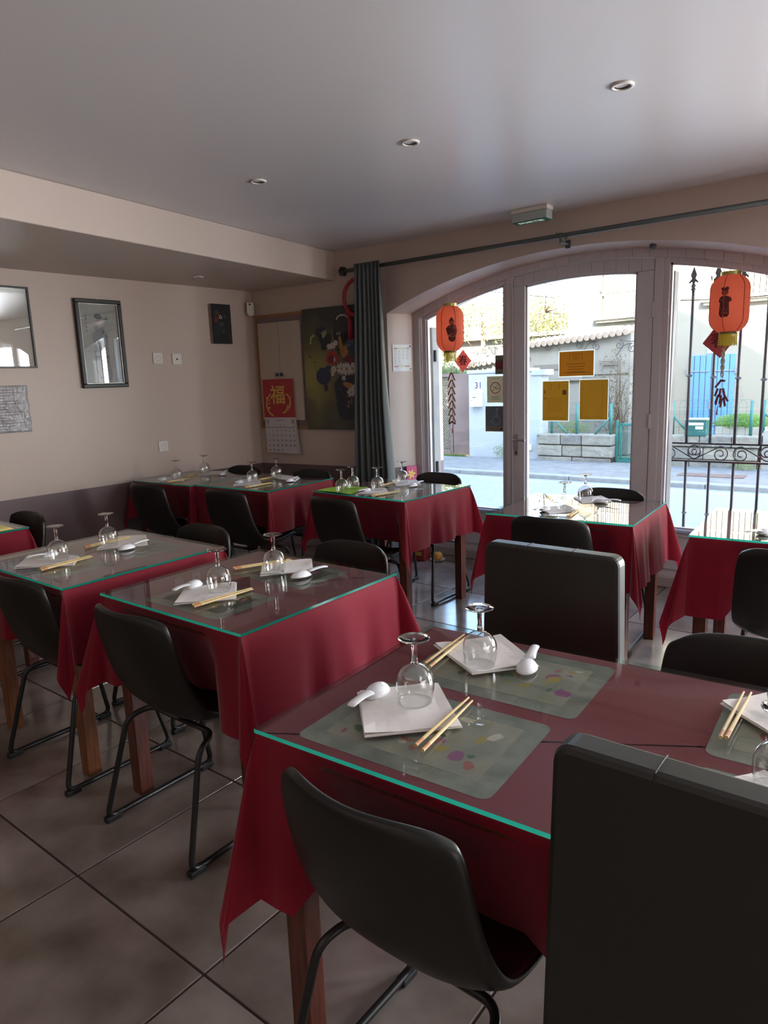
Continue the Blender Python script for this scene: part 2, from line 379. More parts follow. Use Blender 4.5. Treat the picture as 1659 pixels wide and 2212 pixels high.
# fixed frame round each arch
for cx,x0,x1,nm in ((-1.9,-3.29,-.51,'trim_2'),(1.75,.36,3.14,'trim_3')):
    xs=[x0+(x1-x0)*i/26 for i in range(27)]
    b=MB(); strip(b,[(x,topz(x,.05,cx)) for x in xs],[(x,topz(x,-.03,cx)) for x in xs],YJ-.012,YJ+.07)
    b.b2(x0-.02,x0+.05,YJ-.011,YJ+.069,0,topz(x0+.05,.02,cx)); b.b2(x1-.05,x1+.02,YJ-.011,YJ+.069,0,topz(x1-.05,.02,cx))
    if cx<0:
        b.b2(-2.476,-2.425,YJ-.008,YJ+.069,0,topz(-2.45,.03)); b.b2(-1.440,-1.384,YJ-.008,YJ+.069,0,topz(-1.41,.03))
    else:
        b.b2(1.30,1.37,YJ-.008,YJ+.07,0,topz(1.33,.03,1.75)); b.b2(2.13,2.2,YJ-.008,YJ+.07,0,topz(2.16,.03,1.75))
    st(b.build(nm,M['pvc'],bevel=.004))
# glazed door
dr=bpy.data.objects.new('door_1',None); col.objects.link(dr); dr.location=(-1.93,GY,0); st(dr)
def dsub(bb): bb.v=[(v[0]+1.93,v[1]-GY,v[2]) for v in bb.v]; return bb
n=12; X0,X1=-2.422,-1.443; gx0,gx1=-2.331,-1.548
xs=[X0+(X1-X0)*i/n for i in range(n+1)]
def dtop(x): return 2.03+.028*(1-((x+1.94)/.4)**2)+.004
b=MB(); strip(b,[(x,dtop(min(max(x,gx0),gx1))) for x in xs],[(x,topz(x,.055)) for x in xs],YJ-.002,YJ+.058)
b.b2(X0,gx0,YJ-.002,YJ+.058,.03,dtop(gx0)); b.b2(gx1,X1,YJ-.002,YJ+.058,.03,dtop(gx1)); b.b2(gx0,gx1,YJ-.002,YJ+.058,.03,.40)
dsub(b).build('leaf_frame',M['pvc'],dr,bevel=.004)
b=MB(); gxs=[gx0+(gx1-gx0)*i/n for i in range(n+1)]
strip(b,[(x,dtop(x)-.012) for x in gxs],[(x,dtop(x)+.003) for x in gxs],YJ+.012,YJ+.045)
b.b2(gx0,gx0+.013,YJ+.012,YJ+.045,.4,dtop(gx0)); b.b2(gx1-.013,gx1,YJ+.012,YJ+.045,.4,dtop(gx1)); b.b2(gx0,gx1,YJ+.012,YJ+.045,.40,.413)
dsub(b).build('glazing_bead',M['pvc'],dr)
b=MB(); b.prism([(gx0,.4),(gx1,.4)]+[(x,dtop(x)) for x in reversed(gxs)],lambda u,v,w_:Vector((u,w_,v)),GY,GY+.006); dsub(b).build('pane',M['glass'],dr)
b=MB(); b.b2(-2.428,-2.42,YJ-.016,YJ-.002,.04,2.03); dsub(b).build('cover_strip',M['pvc'],dr,bevel=.002)
h=MB(); h.tube([(-2.395,YJ-.002,.956),(-2.395,YJ-.05,.956),(-2.38,YJ-.058,.956),(-2.30,YJ-.058,.953)],.009,10); h.box((-2.395,YJ-.006,.94),(.03,.008,.11)); 
h.box((-2.395,YJ-.006,.86),(.022,.008,.05)); dsub(h).build('door_handle',M['alu'],dr,smooth=False,bevel=.002)
h=MB(); h.box((-2.395,YJ-.012,.857),(.006,.006,.022)); dsub(h).build('keyhole',M['slot'],dr)
for z in (.35,1.05,1.75): 
    h=MB(); h.tube([(-1.441,YJ-.008,z),(-1.441,YJ-.008,z+.09)],.008,8); dsub(h).build('hinge',M['pvc'],dr)
# ------------------------------------------------------------------ ceiling fittings
def spot(x,y,z,label,r=.042):
    t=thing('recessed_spotlight',(x,y,z),0,label,'spotlight')
    b=MB(); b.lathe([(r*.66,-.001),(r*.70,-.007),(r*.95,-.006),(r,-.001),(r*1.0,.0)],n=32); b.build('trim_ring',M['white_pl'],t,smooth=True)
    b=MB(); b.lathe([(r*.66,-.003),(r*.5,.0035),(0.0005,.005)],n=24); b.build('lamp_face',mat('spot reflector',(.10,.09,.08),.25,.5),t,smooth=True)
    return t
for (px_,py_,lab,r) in ((1344,184,'recessed ceiling spotlight nearest the camera, over the long front table',.043),(886,307,'middle recessed spotlight of the three in the high ceiling',.042),(558,391,'recessed ceiling spotlight nearest the dropped beam',.042)):
    p=hz(px_,py_,ZC); spot(p.x,p.y,ZC-.0005,lab,r)
p=hz(428,598,ZB); spot(p.x,p.y,ZB-.0005,'small recessed spotlight under the dropped beam by the left wall',.04)
# emergency exit sign
ex=thing('emergency_exit_sign',(-2.06,4.19,ZC),0,'white exit light with green SORTIE face hanging from the ceiling above the door','exit sign')
b=MB(); b.box((0,0,-.012),(.245,.088,.024)); b.build('mounting_base',M['white_pl'],ex,bevel=.004)
b=MB(); b.box((0,0,-.050),(.238,.082,.052)); b.build('diffuser_body',mat('frosted diffuser',(.60,.66,.62),.3,0,.5,trans=.35,tc=(.6,.7,.62)),ex,bevel=.006)
b=MB(); b.box((0,0,-.078),(.226,.074,.005)); b.build('sign_plate',mat('exit green',(.015,.17,.11),.35),ex)
f=frame((0,0,-.081),(1,0,0),(0,-1,0)); 
# read from below: u to the right when looking up towards the window
f=lambda a,b_,c=0: Vector((a,-b_,-.0808-c))
o=text('SORTIE',.052,f,mat('exit letters',(.8,.85,.8),.4,emit=(.9,.95,.75),es=.15),'lettering',ex,0,.008,.0004,bold=.0012)
o=text('SORTIE DE SECOURS',.014,f,mat('exit small letters',(.6,.65,.6),.4),'lettering',ex,0,-.026,.0004)
# dome sensor at the arch crown
p=hy(1411,532,4.52); se=thing('door_sensor',(p.x,4.52,2.185),0,'small round sensor at the crown of the window arch','sensor')
b=MB(); b.box((0,0,-.004),(.036,.03,.014)); b.build('bracket',M['white_pl'],se)
b=MB(); b.lathe([(.0,-.046),(.012,-.045),(.019,-.036),(.021,-.024),(.018,-.012),(0.001,-.010)],n=20); b.build('dome',mat('smoked dome',(.10,.10,.10),.25),se,smooth=True)
# ------------------------------------------------------------------ curtain and rod
cr=thing('curtain_rod',(-3.68,4.28,2.258),0,'dark grey curtain rod with hexagonal end above the arched window','curtain rod')
b=MB(); b.tube([(0,0,0),(3.95,0,0)],.0145,14); b.build('rod',M['rod'],cr,smooth=True)
b=MB(); b.tube([(-.052,0,0),(-.036,0,0),(-.012,0,0),(.004,0,0)],[.024,.038,.038,.02],6); b.build('finial',M['black_metal'],cr)
for xx in (1.77,):
    b=MB(); b.tube([(xx,.12,-.035),(xx,.0,-.035),(xx,0,-.012)],.008,8); b.tube([(xx-.008,0,0),(xx+.008,0,0)],.019,14); b.box((xx,.115,-.035),(.03,.01,.05)); b.build('bracket',M['rod'],cr)
b=MB(); b.tube([(1.745,0,-.006),(1.745,0,.024)],.004,6); b.build('clamp_screw',M['rod'],cr)
b=MB(); b.tube([(1.81,0,-.03),(1.81,0,.0)],.009,8); b.build('clamp_nut',M['rod'],cr)
ct=thing('curtain',(-3.44,4.26,0),0,'grey-green satin curtain gathered beside the arched window','curtain')
b=MB(); nu,nv=150,34; rows=[]
for j in range(nv+1):
    v=j/nv; z=2.292*(1-v)+.03*v; x0=-3.575*(1-v)-3.64*v; x1=-3.315*(1-v)-3.245*v
    if v<.02: pass
    sh=math.exp(-((z-2.24)/.10)**2)*.006
    for i in range(nu+1):
        u=i/nu; amp=(.024+.026*min(1,v*2.2))*(.75+.25*math.sin(7*u+1)); 
        if z>2.2: amp*=.8
        ph=2*math.pi*7.0*u+.5*math.sin(2.4*v+5*u)
        y=amp*math.sin(ph)+.006*math.sin(3*ph+3*v); x=x0+(x1-x0)*u+.006*math.sin(2*ph+v*2)+ .012*math.sin(v*6+u*3)*v
        b.v.append((x+3.44,y*1.0-(.0),z))
for j in range(nv):
    for i in range(nu):
        a=j*(nu+1)+i; b.f.append((a,a+1,a+nu+2,a+nu+1)); b.m.append(0)
o=b.build('fabric',M['curtain'],ct,smooth=True,fix=False); sm=o.modifiers.new('s','SOLIDIFY'); sm.thickness=.0025
# ================================================================== WALL OBJECTS
LN=Vector((1,-.0246,0)).normalized(); LU=Vector((.0246,1,0)).normalized()
LP=Vector((LWX(3.0),3.0,0))
def lw(x,y,off=0): return hit(x,y,LP+LN*off,LN)
PN=Vector((.11,-1,0)).normalized(); PU=Vector((1,.11,0)).normalized()
def pw(x,y,off=0): return hit(x,y,PW0+PN*off,PN)
Zv=Vector((0,0,1))
def wall_thing(name,pts,U,N,label,cat):
    # pts: world corner points -> returns root at centre, local frame fn and w,h
    c=sum(pts,Vector())/len(pts); us=[(p-c).dot(U) for p in pts]; zs=[p.z-c.z for p in pts]
    w_=(abs(us[0]-us[1])+abs(us[2]-us[3]))/2; h_=(abs(zs[0]-zs[3])+abs(zs[1]-zs[2]))/2
    rz=math.atan2(U.y,U.x); t=thing(name,c,rz,label,cat)
    return t,w_,h_
# local frame of a wall thing: x along U, y into... N = U x Z ; front is -y for U=(+x); for left wall U=+Y, normal +X = U x Z
fl=lambda off=0: (lambda a,b,c=0: Vector((a,-off-c,b)))
# framed picture 1 (cut by the picture's edge)
P=[lw(0,614),lw(57,621),lw(75,795),lw(0,793)]
x1=LU.dot(P[1]-LP); z1=P[1].z; z0=P[2].z
def at_lw(u0,u1,z0,z1,name,label,cat):
    c=LP+LU*((u0+u1)/2); c.z=(z0+z1)/2
    return thing(name,c,math.atan2(LU.y,LU.x),label,cat),u1-u0,z1-z0
uR=LU.dot(P[1]-LP)
t,w_,h_=at_lw(uR-.56,uR,z0,z1,'framed_mirror','large thin-framed glazed picture at the left edge reflecting the arched window','picture')
b=MB(); F=fl()
for a in (rect(-w_/2,w_/2,h_/2-.012,h_/2),rect(-w_/2,w_/2,-h_/2,-h_/2+.012),rect(-w_/2,-w_/2+.012,-h_/2,h_/2),rect(w_/2-.012,w_/2,-h_/2,h_/2)): b.prism(a,F,0,.022)
b.build('frame',M['dark'],t,bevel=.001)
b=MB(); b.prism(rect(-w_/2+.012,w_/2-.012,-h_/2+.012,h_/2-.012),F,.004,.008); b.build('print',mat('pale print',(.52,.50,.44),.7,0,.3,c2=(.62,.60,.54),cs=3),t)
b=MB(); 
for k in range(7): b.flat(blob(-.02-.03*k+random.uniform(-.01,.01),.06-.09*(k%2)-.02*k,.03,.012,10,.2,.5),F,.0086)
b.build('petals',mat('grey petals',(.26,.25,.26),.8),t)
text('Fabella Maria',.017,F,mat('caption ink',(.05,.05,.05),.8),'caption',t,w_/2-.075,-h_/2+.034,.0088)
b=MB(); b.prism(rect(-w_/2+.011,w_/2-.011,-h_/2+.011,h_/2-.011),F,.012,.014); b.build('glass_sheet',M['pglass'],t)
# framed picture 2: painted scroll behind glass in black frame
P=[lw(158,643),lw(258,652),lw(272,837),lw(174,838)]
u0=(LU.dot(P[0]-LP)+LU.dot(P[3]-LP))/2; u1=(LU.dot(P[1]-LP)+LU.dot(P[2]-LP))/2; zt=(P[0].z+P[1].z)/2; zb=(P[2].z+P[3].z)/2
t,w_,h_=at_lw(u0,u1,zb,zt,'framed_scroll_painting','black-framed brush painting of a robed figure behind glass on the left wall','picture')
b=MB(); fw=.028
for a in (rect(-w_/2,w_/2,h_/2-fw,h_/2),rect(-w_/2,w_/2,-h_/2,-h_/2+fw),rect(-w_/2,-w_/2+fw,-h_/2+fw,h_/2-fw),rect(w_/2-fw,w_/2,-h_/2+fw,h_/2-fw)): b.prism(a,F,0,.034)
b.build('frame',M['dark'],t,bevel=.005)
b=MB(); g=fw+.006
for a in (rect(-w_/2+fw,w_/2-fw,h_/2-g,h_/2-fw),rect(-w_/2+fw,w_/2-fw,-h_/2+fw,-h_/2+g),rect(-w_/2+fw,-w_/2+g,-h_/2+g,h_/2-g),rect(w_/2-g,w_/2-fw,-h_/2+g,h_/2-g)): b.prism(a,F,.008,.026)
b.build('inner_lip',mat('silver lip',(.35,.33,.30),.3,.8),t,bevel=.001)
b=MB(); b.prism(rect(-w_/2+fw,w_/2-fw,-h_/2+fw,h_/2-fw),F,.006,.010); b.build('silk_print',mat('pale silk',(.62,.62,.57),.7,0,.3,c2=(.54,.55,.52),cs=4),t)
inkp=mat('grey blue ink wash',(.40,.42,.45),.8); inkd=mat('dark ink',(.22,.22,.24),.8); skin=mat('ink wash face',(.58,.46,.41),.8)
b=MB(); s=h_/.62
b.flat([(-.03,.10),(.03,.12),(.06,.02),(.045,-.10),(.07,-.22),(.055,-.26),(-.03,-.26),(-.055,-.18),(-.04,-.05),(-.06,.05)],F,.0104,0)
b.flat(blob(.0,.155,.022,.028),F,.0107,1); b.flat(blob(-.004,.190,.030,.018,10,.2),F,.0108,2)
for _ in range(16): b.flat(blob(random.uniform(-.04,.05),random.uniform(-.24,.10),random.uniform(.006,.016),random.uniform(.004,.018),8,.3),F,.0107,2 if _%2 else 0)
for k in range(5): b.flat(blob(-.095,.20-.027*k,.006,.009,8,.4),F,.0105,2); b.flat(blob(-.108,.19-.027*k,.003,.006,6,.4),F,.0105,2)
b.flat(blob(.05,.175,.04,.005,9,.4,.3),F,.0105,2)
b.build('painted_figure',[inkp,skin,inkd],t,fix=False)
b=MB(); b.prism(rect(w_/2-fw-.085,w_/2-fw-.002,-h_/2+fw+.002,-h_/2+fw+.045),F,.0102,.0112); b.build('paper_label',mat('paper label',(.6,.58,.56),.7),t)
b=MB()
for dx,dz in ((-.008,.01),(.008,.01),(-.008,-.008),(.008,-.008),(0,.001)): b.flat(rect(w_/2-fw-.043+dx-.004,w_/2-fw-.043+dx+.004,-h_/2+fw+.023+dz-.004,-h_/2+fw+.023+dz+.004),F,.0116)
b.build('seal_marks',mat('seal red',(.30,.05,.05),.7),t,fix=False)
b=MB(); b.prism(rect(-w_/2+fw,w_/2-fw,-h_/2+fw,h_/2-fw),F,.014,.016); b.build('glass_sheet',M['pglass'],t)
b=MB(); b.box((0,-.008,h_/2+.004),(.012,.006,.01)); b.build('hook',M['white_pl'],t)
# laminated menu sheet, crumpled
P=[lw(0,835),lw(58,832),lw(68,932),lw(0,934)]
u1=(LU.dot(P[1]-LP)+LU.dot(P[2]-LP))/2; t,w_,h_=at_lw(u1-.40,u1,P[2].z,P[1].z,'laminated_notice','crumpled glossy laminated notice on the left wall below the thin-framed picture','notice')
b=MB(); N=22
lam=mat('laminate film',(.42,.40,.41),.13,0,.6,bump=.8,bs=26,bd=.03,bstretch=(1,1,.5))
for j in range(N+1):
    for i in range(N+1):
        x=-w_/2+w_*i/N; z=-h_/2+h_*j/N; b.v.append((x+.003*math.sin(z*60),-.007-.003*math.sin(x*48+z*22)-.0015*math.sin(z*70),z))
for j in range(N):
    for i in range(N): a=j*(N+1)+i; b.f.append((a,a+1,a+N+2,a+N+1)); b.m.append(0)
b.build('film',lam,t,smooth=True,fix=False).modifiers.new('s','SOLIDIFY').thickness=.0008
b=MB(); 
for k in range(16):
    z=h_/2-.03-.018*k; wd=.10+.06*math.sin(k*1.7)
    b.flat(rect(w_/2-.20,w_/2-.20+wd,z,z+.0035),F,.0125)
b.build('printed_lines',mat('faded print',(.16,.15,.18),.7),t,fix=False)
# small dark canvas
P=[lw(443,656),lw(492,659),lw(497,742),lw(453,744)]
u0=(LU.dot(P[0]-LP)+LU.dot(P[3]-LP))/2; u1=(LU.dot(P[1]-LP)+LU.dot(P[2]-LP))/2
t,w_,h_=at_lw(u0+.02,u1,(P[2].z+P[3].z)/2,(P[0].z+P[1].z)/2,'small_canvas','small dark canvas of flowers on a black ground near the room corner','painting')
b=MB(); b.prism(rect(-w_/2,w_/2,-h_/2,h_/2),F,0,.030); b.build('stretched_canvas',mat('raw canvas',(.35,.26,.21),.8),t,bevel=.003)
b=MB(); b.prism(rect(-w_/2+.001,w_/2,-h_/2,h_/2),F,.030,.0315); b.build('painted_ground',mat('near black paint',(.016,.019,.018),.35,0,.5,c2=(.024,.026,.03),cs=8),t)
b=MB(); b.flat(blob(-.045,.09,.020,.022,10,.2),F,.0320,0); b.flat(blob(-.02,.075,.02,.015,10,.3),F,.0320,1); b.flat(blob(-.05,.03,.022,.03,10,.2),F,.0320,1)
b.flat(blob(.04,.055,.012,.015,10,.2),F,.0320,0); b.flat(blob(.0,.0,.022,.02,10,.2),F,.0320,3); b.flat(blob(.015,-.06,.012,.025,10,.2),F,.0320,3)
for q in ring(-.008,.055,.007,.016,12): b.flat(q,F,.0323,2)
b.build('painted_flowers',[mat('dusky pink',(.07,.035,.035),.6),mat('dull red paint',(.12,.02,.012),.6),mat('white ring',(.33,.30,.26),.6),mat('grey green paint',(.045,.055,.055),.6)],t,fix=False)
for k in range(5): b=MB(); b.box((-w_/2-.001,-.015,h_/2-.03-.065*k),(.003,.005,.005)); b.build('tack',M['slot'],t)
# sockets
def socket(px_,py_,label,tv=False):
    p=lw(px_,py_); t=thing('wall_socket',p,math.atan2(LU.y,LU.x),label,'socket')
    b=MB(); b.prism(rrect(-.042,.042,-.042,.042,.008),F,0,.010); b.build('cover_plate',M['white_pl'],t,bevel=.003)
    MM=Matrix.Rotation(R_(90),4,'X')
    if not tv:
        b=MB(); b.lathe([(.024,.0101),(.0225,.0106),(.0205,.0102),(.019,.004),(.0005,.004)],M=MM,n=24); b.build('socket_well',mat('socket well',(.55,.50,.45),.4),t,smooth=True)
        b=MB(); 
        for dx in (-.0095,.0095): b.box((dx,-.0048,0),(.005,.002,.005))
        b.build('pin_hole',M['slot'],t)
        b=MB(); b.tube([(0,-.004,.009),(0,-.016,.009)],.0024,8); b.build('earth_pin',M['alu'],t)
    else:
        b=MB(); b.lathe([(.0075,.0101),(.006,.012),(.0005,.0122)],M=MM,n=18); b.build('aerial_jack',M['slot'],t)
socket(340,774,'white earthed wall socket right of the black-framed painting, beside the aerial outlet')
socket(381,776,'white aerial outlet with one dark hole on the left wall',True)
socket(352,964,'lone white wall socket low on the left wall above the corner table')
# motion sensor in the corner
p=lw(541,668,.05); t=thing('motion_detector',p,R_(40),'white rounded motion detector high in the room corner','detector')
b=MB(); b.prism([(-.03,.055),(.03,.055),(.031,-.03)]+[(.031*math.cos(R_(-a)),-.03-.028*math.sin(R_(a))) for a in range(20,170,20)]+[(-.031,-.03)],fl(),-.018,.022); b.build('housing',M['white_pl'],t,bevel=.008)
b=MB(); b.lathe([(.0,.0),(.006,-.002),(.008,.001)],M=Matrix.Translation((0,-.024,.038))@Matrix.Rotation(R_(90),4,'X'),n=12); b.build('lens',M['slot'],t)
b=MB(); b.prism(rect(.004,.012,-.012,.028),fl(),.022,.024); b.build('sensor_window',mat('sensor window',(.8,.75,.62),.1),t)
b=MB(); b.box((0,.035,0),(.02,.04,.05)); b.build('bracket',M['white_pl'],t)
# ------------------------------------------------------------------ cupboard in pine frame
def at_pw(u0,u1,z0,z1,off,name,label,cat):
    c=PW0+PU*((u0+u1)/2)+PN*off; c.z=(z0+z1)/2
    return thing(name,c,math.atan2(PU.y,PU.x),label,cat),u1-u0,z1-z0
def pu(x,y,off=0): p=pw(x,y,off); return (p-PW0).dot(PU),p.z
uA,zA=pu(552,683); uB,zB_=pu(660,668); uC,zC_=pu(557,925)
t,w_,h_=at_pw(max(uA,.02),uB+.06,zC_,zA,0,'wall_cupboard','shallow cream two-door wall cupboard set in a pine-edged mauve board','cupboard')
b=MB(); f_=.026
for a in (rect(-w_/2,w_/2,h_/2-f_,h_/2),rect(-w_/2,w_/2,-h_/2,-h_/2+f_),rect(-w_/2,-w_/2+f_,-h_/2+f_,h_/2-f_)): b.prism(a,F,0,.02)
b.build('pine_edge',M['pine'],t,bevel=.002)
b=MB(); b.prism(rect(-w_/2+f_,w_/2,-h_/2+f_,h_/2-f_),F,0,.012); b.build('backing_board',M['mauve'],t)
uD,zD=pu(561,700); uE,zE=pu(647,692); uF,zF=pu(566,907); cu=(max(uA,.02)+uB+.06)/2; cz=(zA+zC_)/2
dx0=uD-cu+.0; dx1=uE-cu+.02; dz1=zD-cz; dz0=zF-cz; dm=(dx0+dx1)/2-.005
for nm,a,c in (('l',dx0,dm-.0012),('r',dm+.0012,dx1)):
    b=MB(); b.prism(rect(a,c,dz0,dz1),F,.012,.034); d=b.build('door',M['cream'],t,bevel=.0015)
    kx=c-.022 if nm=='l' else a+.024; kz=dz0+(dz1-dz0)*.47
    b=MB(); b.lathe([(.006,.034),(.006,.044),(.014,.047),(.015,.055),(.008,.06),(.0004,.06)],M=Matrix.Translation((kx,0,kz))@Matrix.Rotation(R_(90),4,'X'),n=16); b.build('knob',M['knob'],d,smooth=True)
# calendar
off=.045
c0=hit(600,860,PW0+PN*off,PN); 
t=thing('wall_calendar',(c0.x,c0.y,c0.z),math.atan2(PU.y,PU.x),'red and white wall calendar with golden character hanging from the cupboard knobs','calendar')
def cu_(x,y): p=hit(x,y,PW0+PN*off,PN)-c0; return (p.dot(PU),p.z)
q=[cu_(568,820),cu_(633,818),cu_(637,900),cu_(572,903)]
xl=(q[0][0]+q[3][0])/2; xr=(q[1][0]+q[2][0])/2; zt=(q[0][1]+q[1][1])/2; zm=(q[2][1]+q[3][1])/2; zb=(cu_(575,978)[1]+cu_(641,983)[1])/2
b=MB(); b.prism(rect(xl,xr,zm,zt),F,.0,.004); b.build('picture_board',mat('calendar red',(.38,.02,.03),.35),t)
gold=mat('gold foil',(.62,.40,.10),.35,.5); red_l=mat('faint red foil',(.48,.06,.06),.4)
cx_=(xl+xr)/2; W=xr-xl
text('福',.17,F,gold,'golden_character',t,cx_-.005,(zm+zt)/2+.018,.0046,bold=.003)
b=MB()
def arcband(cx,cy,r,a0,a1,w0,w1,n=10,m=0,ww=.0046):
    for i in range(n):
        A=R_(a0+(a1-a0)*i/n);B=R_(a0+(a1-a0)*(i+1)/n); wa=w0+(w1-w0)*i/n; wb=w0+(w1-w0)*(i+1)/n
        b.flat([(cx+(r-wa)*math.cos(A),cy+(r-wa)*math.sin(A)),(cx+(r+wa)*math.cos(A),cy+(r+wa)*math.sin(A)),(cx+(r+wb)*math.cos(B),cy+(r+wb)*math.sin(B)),(cx+(r-wb)*math.cos(B),cy+(r-wb)*math.sin(B))],F,ww,m)
cy_=(zm+zt)/2-.03
arcband(cx_+.055,cy_,.075,-70,70,.012,.004); arcband(cx_+.03,cy_-.02,.075,-85,-10,.005,.015); arcband(cx_-.03,cy_-.02,.105,120,250,.006,.009)
for k in range(8): b.flat(blob(cx_+random.choice((-1,1))*random.uniform(.10,.14),cy_+random.uniform(-.06,.07),.011,.007,8,.4,random.random()*3),F,.0047)
for a in (0,1,2): arcband(cx_+.05+.03*a,zt-.06-.008*a,.03,20,200,.0015,.0015,8,1,.0044); arcband(cx_-.07,zt-.07-.01*a,.03,0,150,.0012,.0012,8,1,.0044)
tag(b.build('golden_carp',[gold,red_l],t,fix=False),kind='stuff')
b=MB(); b.prism([(xl,zm),(xr,zm),(xr+.004,zb+.006),(xl+.006,zb+.012)],F,-.002,.0015); pg=b.build('date_sheet',mat('calendar paper',(.56,.53,.55),.6),t)
b=MB(); b.prism([(xr-.06,zm),(xr+.003,zm),(xr+.032,zb+.004),(xr-.03,zb+.006)],F,-.008,-.0045); b.build('turned_sheet',mat('calendar paper below',(.50,.48,.50),.6),t)
ink=mat('print ink',(.04,.035,.04),.7); inkr=mat('red ink',(.30,.03,.04),.7)
gx=lambda c_:xl+.038+(W-.058)*c_/6
gz=lambda r:zm-.115-.043*r
k=1
for r in range(5):
    for c_ in range(7):
        if r==0 and c_==0: continue
        if k>31: break
        text(str(k),.021,F,inkr if c_==0 else ink,'date_number',t,gx(c_),gz(r),.0019,bold=.0006); k+=1
b=MB(); b.flat(rect(xl+.02,xr-.012,zm-.090,zm-.0865),F,.0018,0)
for x in (xl+.02,xr-.016): b.flat(rect(x,x+.005,zm-.087,zm-.065),F,.0018,1)
for k in range(6):
    b.flat(rect(xl+.02,xl+.04,zm-.022-.006*k,zm-.019-.006*k),F,.0018,0 if k%2 else 1); b.flat(rect(xr-.04,xr-.012,zm-.022-.006*k,zm-.0185-.006*k),F,.0018,1 if k<3 else 0)
b.flat(rect(cx_-.05,cx_+.05,zm-.026,zm-.0225),F,.0018,1); b.flat(rect(cx_+.03,cx_+.055,zm-.079,zm-.076),F,.0018,0); b.flat(rect(cx_-.04,cx_-.03,zm-.079,zm-.076),F,.0018,0)
b.build('printed_rules',[ink,inkr],t,fix=False)
text('1',.026,F,inkr,'month_number',t,cx_+.005,zm-.075,.0019,bold=.0008)
b=MB(); k1=cu_(602,804); 
b.tube([(cx_-.02,-.003,zt),(k1[0]-.012,-.02,k1[1]),(k1[0]+.012,-.02,k1[1]),(cx_+.02,-.003,zt)],.0010,5); b.build('hanging_string',mat('string',(.4,.3,.25),.8),t)
# big flower painting
uA,zA=pu(656,669,.02); uC,zC_=pu(667,927,.02); uR_=uA+.72
t,w_,h_=at_pw((uA+pu(667,927,.02)[0])/2+.0,uR_,zC_,zA,.0,'flower_painting','large unframed oil painting of a flower vase behind the curtain','painting')
b=MB(); b.prism(rect(-w_/2,w_/2,-h_/2,h_/2),F,0.02,.04)
pt=mat('olive painted ground',(.075,.065,.035),.4,0,.5)
n_=pt.node_tree; bs=n_.nodes['Principled BSDF']; tc=n_.nodes.new('ShaderNodeTexCoord'); sp=n_.nodes.new('ShaderNodeSeparateXYZ'); n_.links.new(tc.outputs['Object'],sp.inputs[0])
no=n_.nodes.new('ShaderNodeTexNoise'); no.inputs['Scale'].default_value=5; no.inputs['Detail'].default_value=6; n_.links.new(tc.outputs['Object'],no.inputs['Vector'])
dd=n_.nodes.new('ShaderNodeVectorMath'); dd.operation='DISTANCE'; dd.inputs[1].default_value=(-.28,0,-.05); n_.links.new(tc.outputs['Object'],dd.inputs[0])
ad=n_.nodes.new('ShaderNodeMath'); ad.operation='ADD'; n_.links.new(dd.outputs['Value'],ad.inputs[0]); ad2=n_.nodes.new('ShaderNodeMath'); ad2.operation='MULTIPLY'; ad2.inputs[1].default_value=.5; n_.links.new(no.outputs[0],ad2.inputs[0]); n_.links.new(ad2.outputs[0],ad.inputs[1])
cr_=n_.nodes.new('ShaderNodeValToRGB'); e=cr_.color_ramp.elements; e[0].position=.28; e[0].color=(.27,.24,.07,1); e[1].position=.75; e[1].color=(.045,.05,.04,1)
x_=e.new(.5); x_.color=(.13,.115,.045,1)
n_.links.new(ad.outputs[0],cr_.inputs[0]); n_.links.new(cr_.outputs[0],bs.inputs['Base Color'])
b.build('painted_canvas',pt,t,bevel=.003)
pc=dict(white=(.52,.48,.45),red=(.33,.03,.03),navy=(.03,.04,.08),dark=(.03,.03,.035),oran=(.38,.18,.06),pale=(.40,.38,.20),grn=(.05,.055,.03),dred=(.15,.02,.03),vase=(.028,.03,.045),blue=(.06,.09,.16),tan=(.22,.15,.11))
keys=list(pc); mats=[mat('paint '+k,pc[k],.5) for k in keys]; mi=lambda k:keys.index(k)
def PU_(px_,py_):  # pixel in the 1264x2212 crop (640..840, 600..950)
    p=hit(640+px_/6.32,600+py_/6.32,PW0+PN*.04,PN); c=Vector(t.location); return ((p-c).dot(PU),p.z-c.z)
b=MB(); S=.0026
def fb(px_,py_,rx,ry,k,w=.0405,n=14,j=.15,rot=0): 
    u,v=PU_(px_,py_); b.flat(blob(u,v,rx,ry,n,j,rot),F,w,mi(k))
fb(620,690,.10,.13,'dark',.0404,16,.2); fb(700,900,.13,.10,'grn',.0404); fb(400,870,.07,.07,'dark',.0405,14,.25); fb(330,745,.05,.045,'dark',.0405)
u,v=PU_(520,1450)
vp=[PU_(x,y) for x,y in ((520,1440),(545,1700),(590,1880),(640,1940),(800,1950),(900,1900),(960,1700),(980,1440),(900,1330),(600,1330))]
b.flat(vp,F,.0407,mi('vase'))
sp_=[PU_(x,y) for x,y in ((540,1560),(548,1640),(575,1700),(566,1710),(535,1650),(528,1560))]; b.flat(sp_,F,.0412,mi('blue'))
def daisy(px_,py_,r,k='white',c='oran',pet=11):
    u,v=PU_(px_,py_)
    for i in range(pet):
        a=2*math.pi*i/pet+random.uniform(-.1,.1); b.flat(blob(u+r*.6*math.cos(a),v+r*.6*math.sin(a),r*.42,r*.17,8,.15,a),F,.0414+.00002*i,mi(k))
    b.flat(blob(u,v,r*.22),F,.0418,mi(c))
for q in range(26):
    a=2*math.pi*q/26; u,v=PU_(375,1345); b.flat(blob(u+.055*math.cos(a),v+.05*math.sin(a),.026,.010,7,.2,a),F,.0409,mi('navy'))
fb(375,1345,.058,.055,'navy',.0410,18,.12); fb(440,1230,.03,.02,'navy',.041); fb(410,1500,.02,.035,'dark',.041)
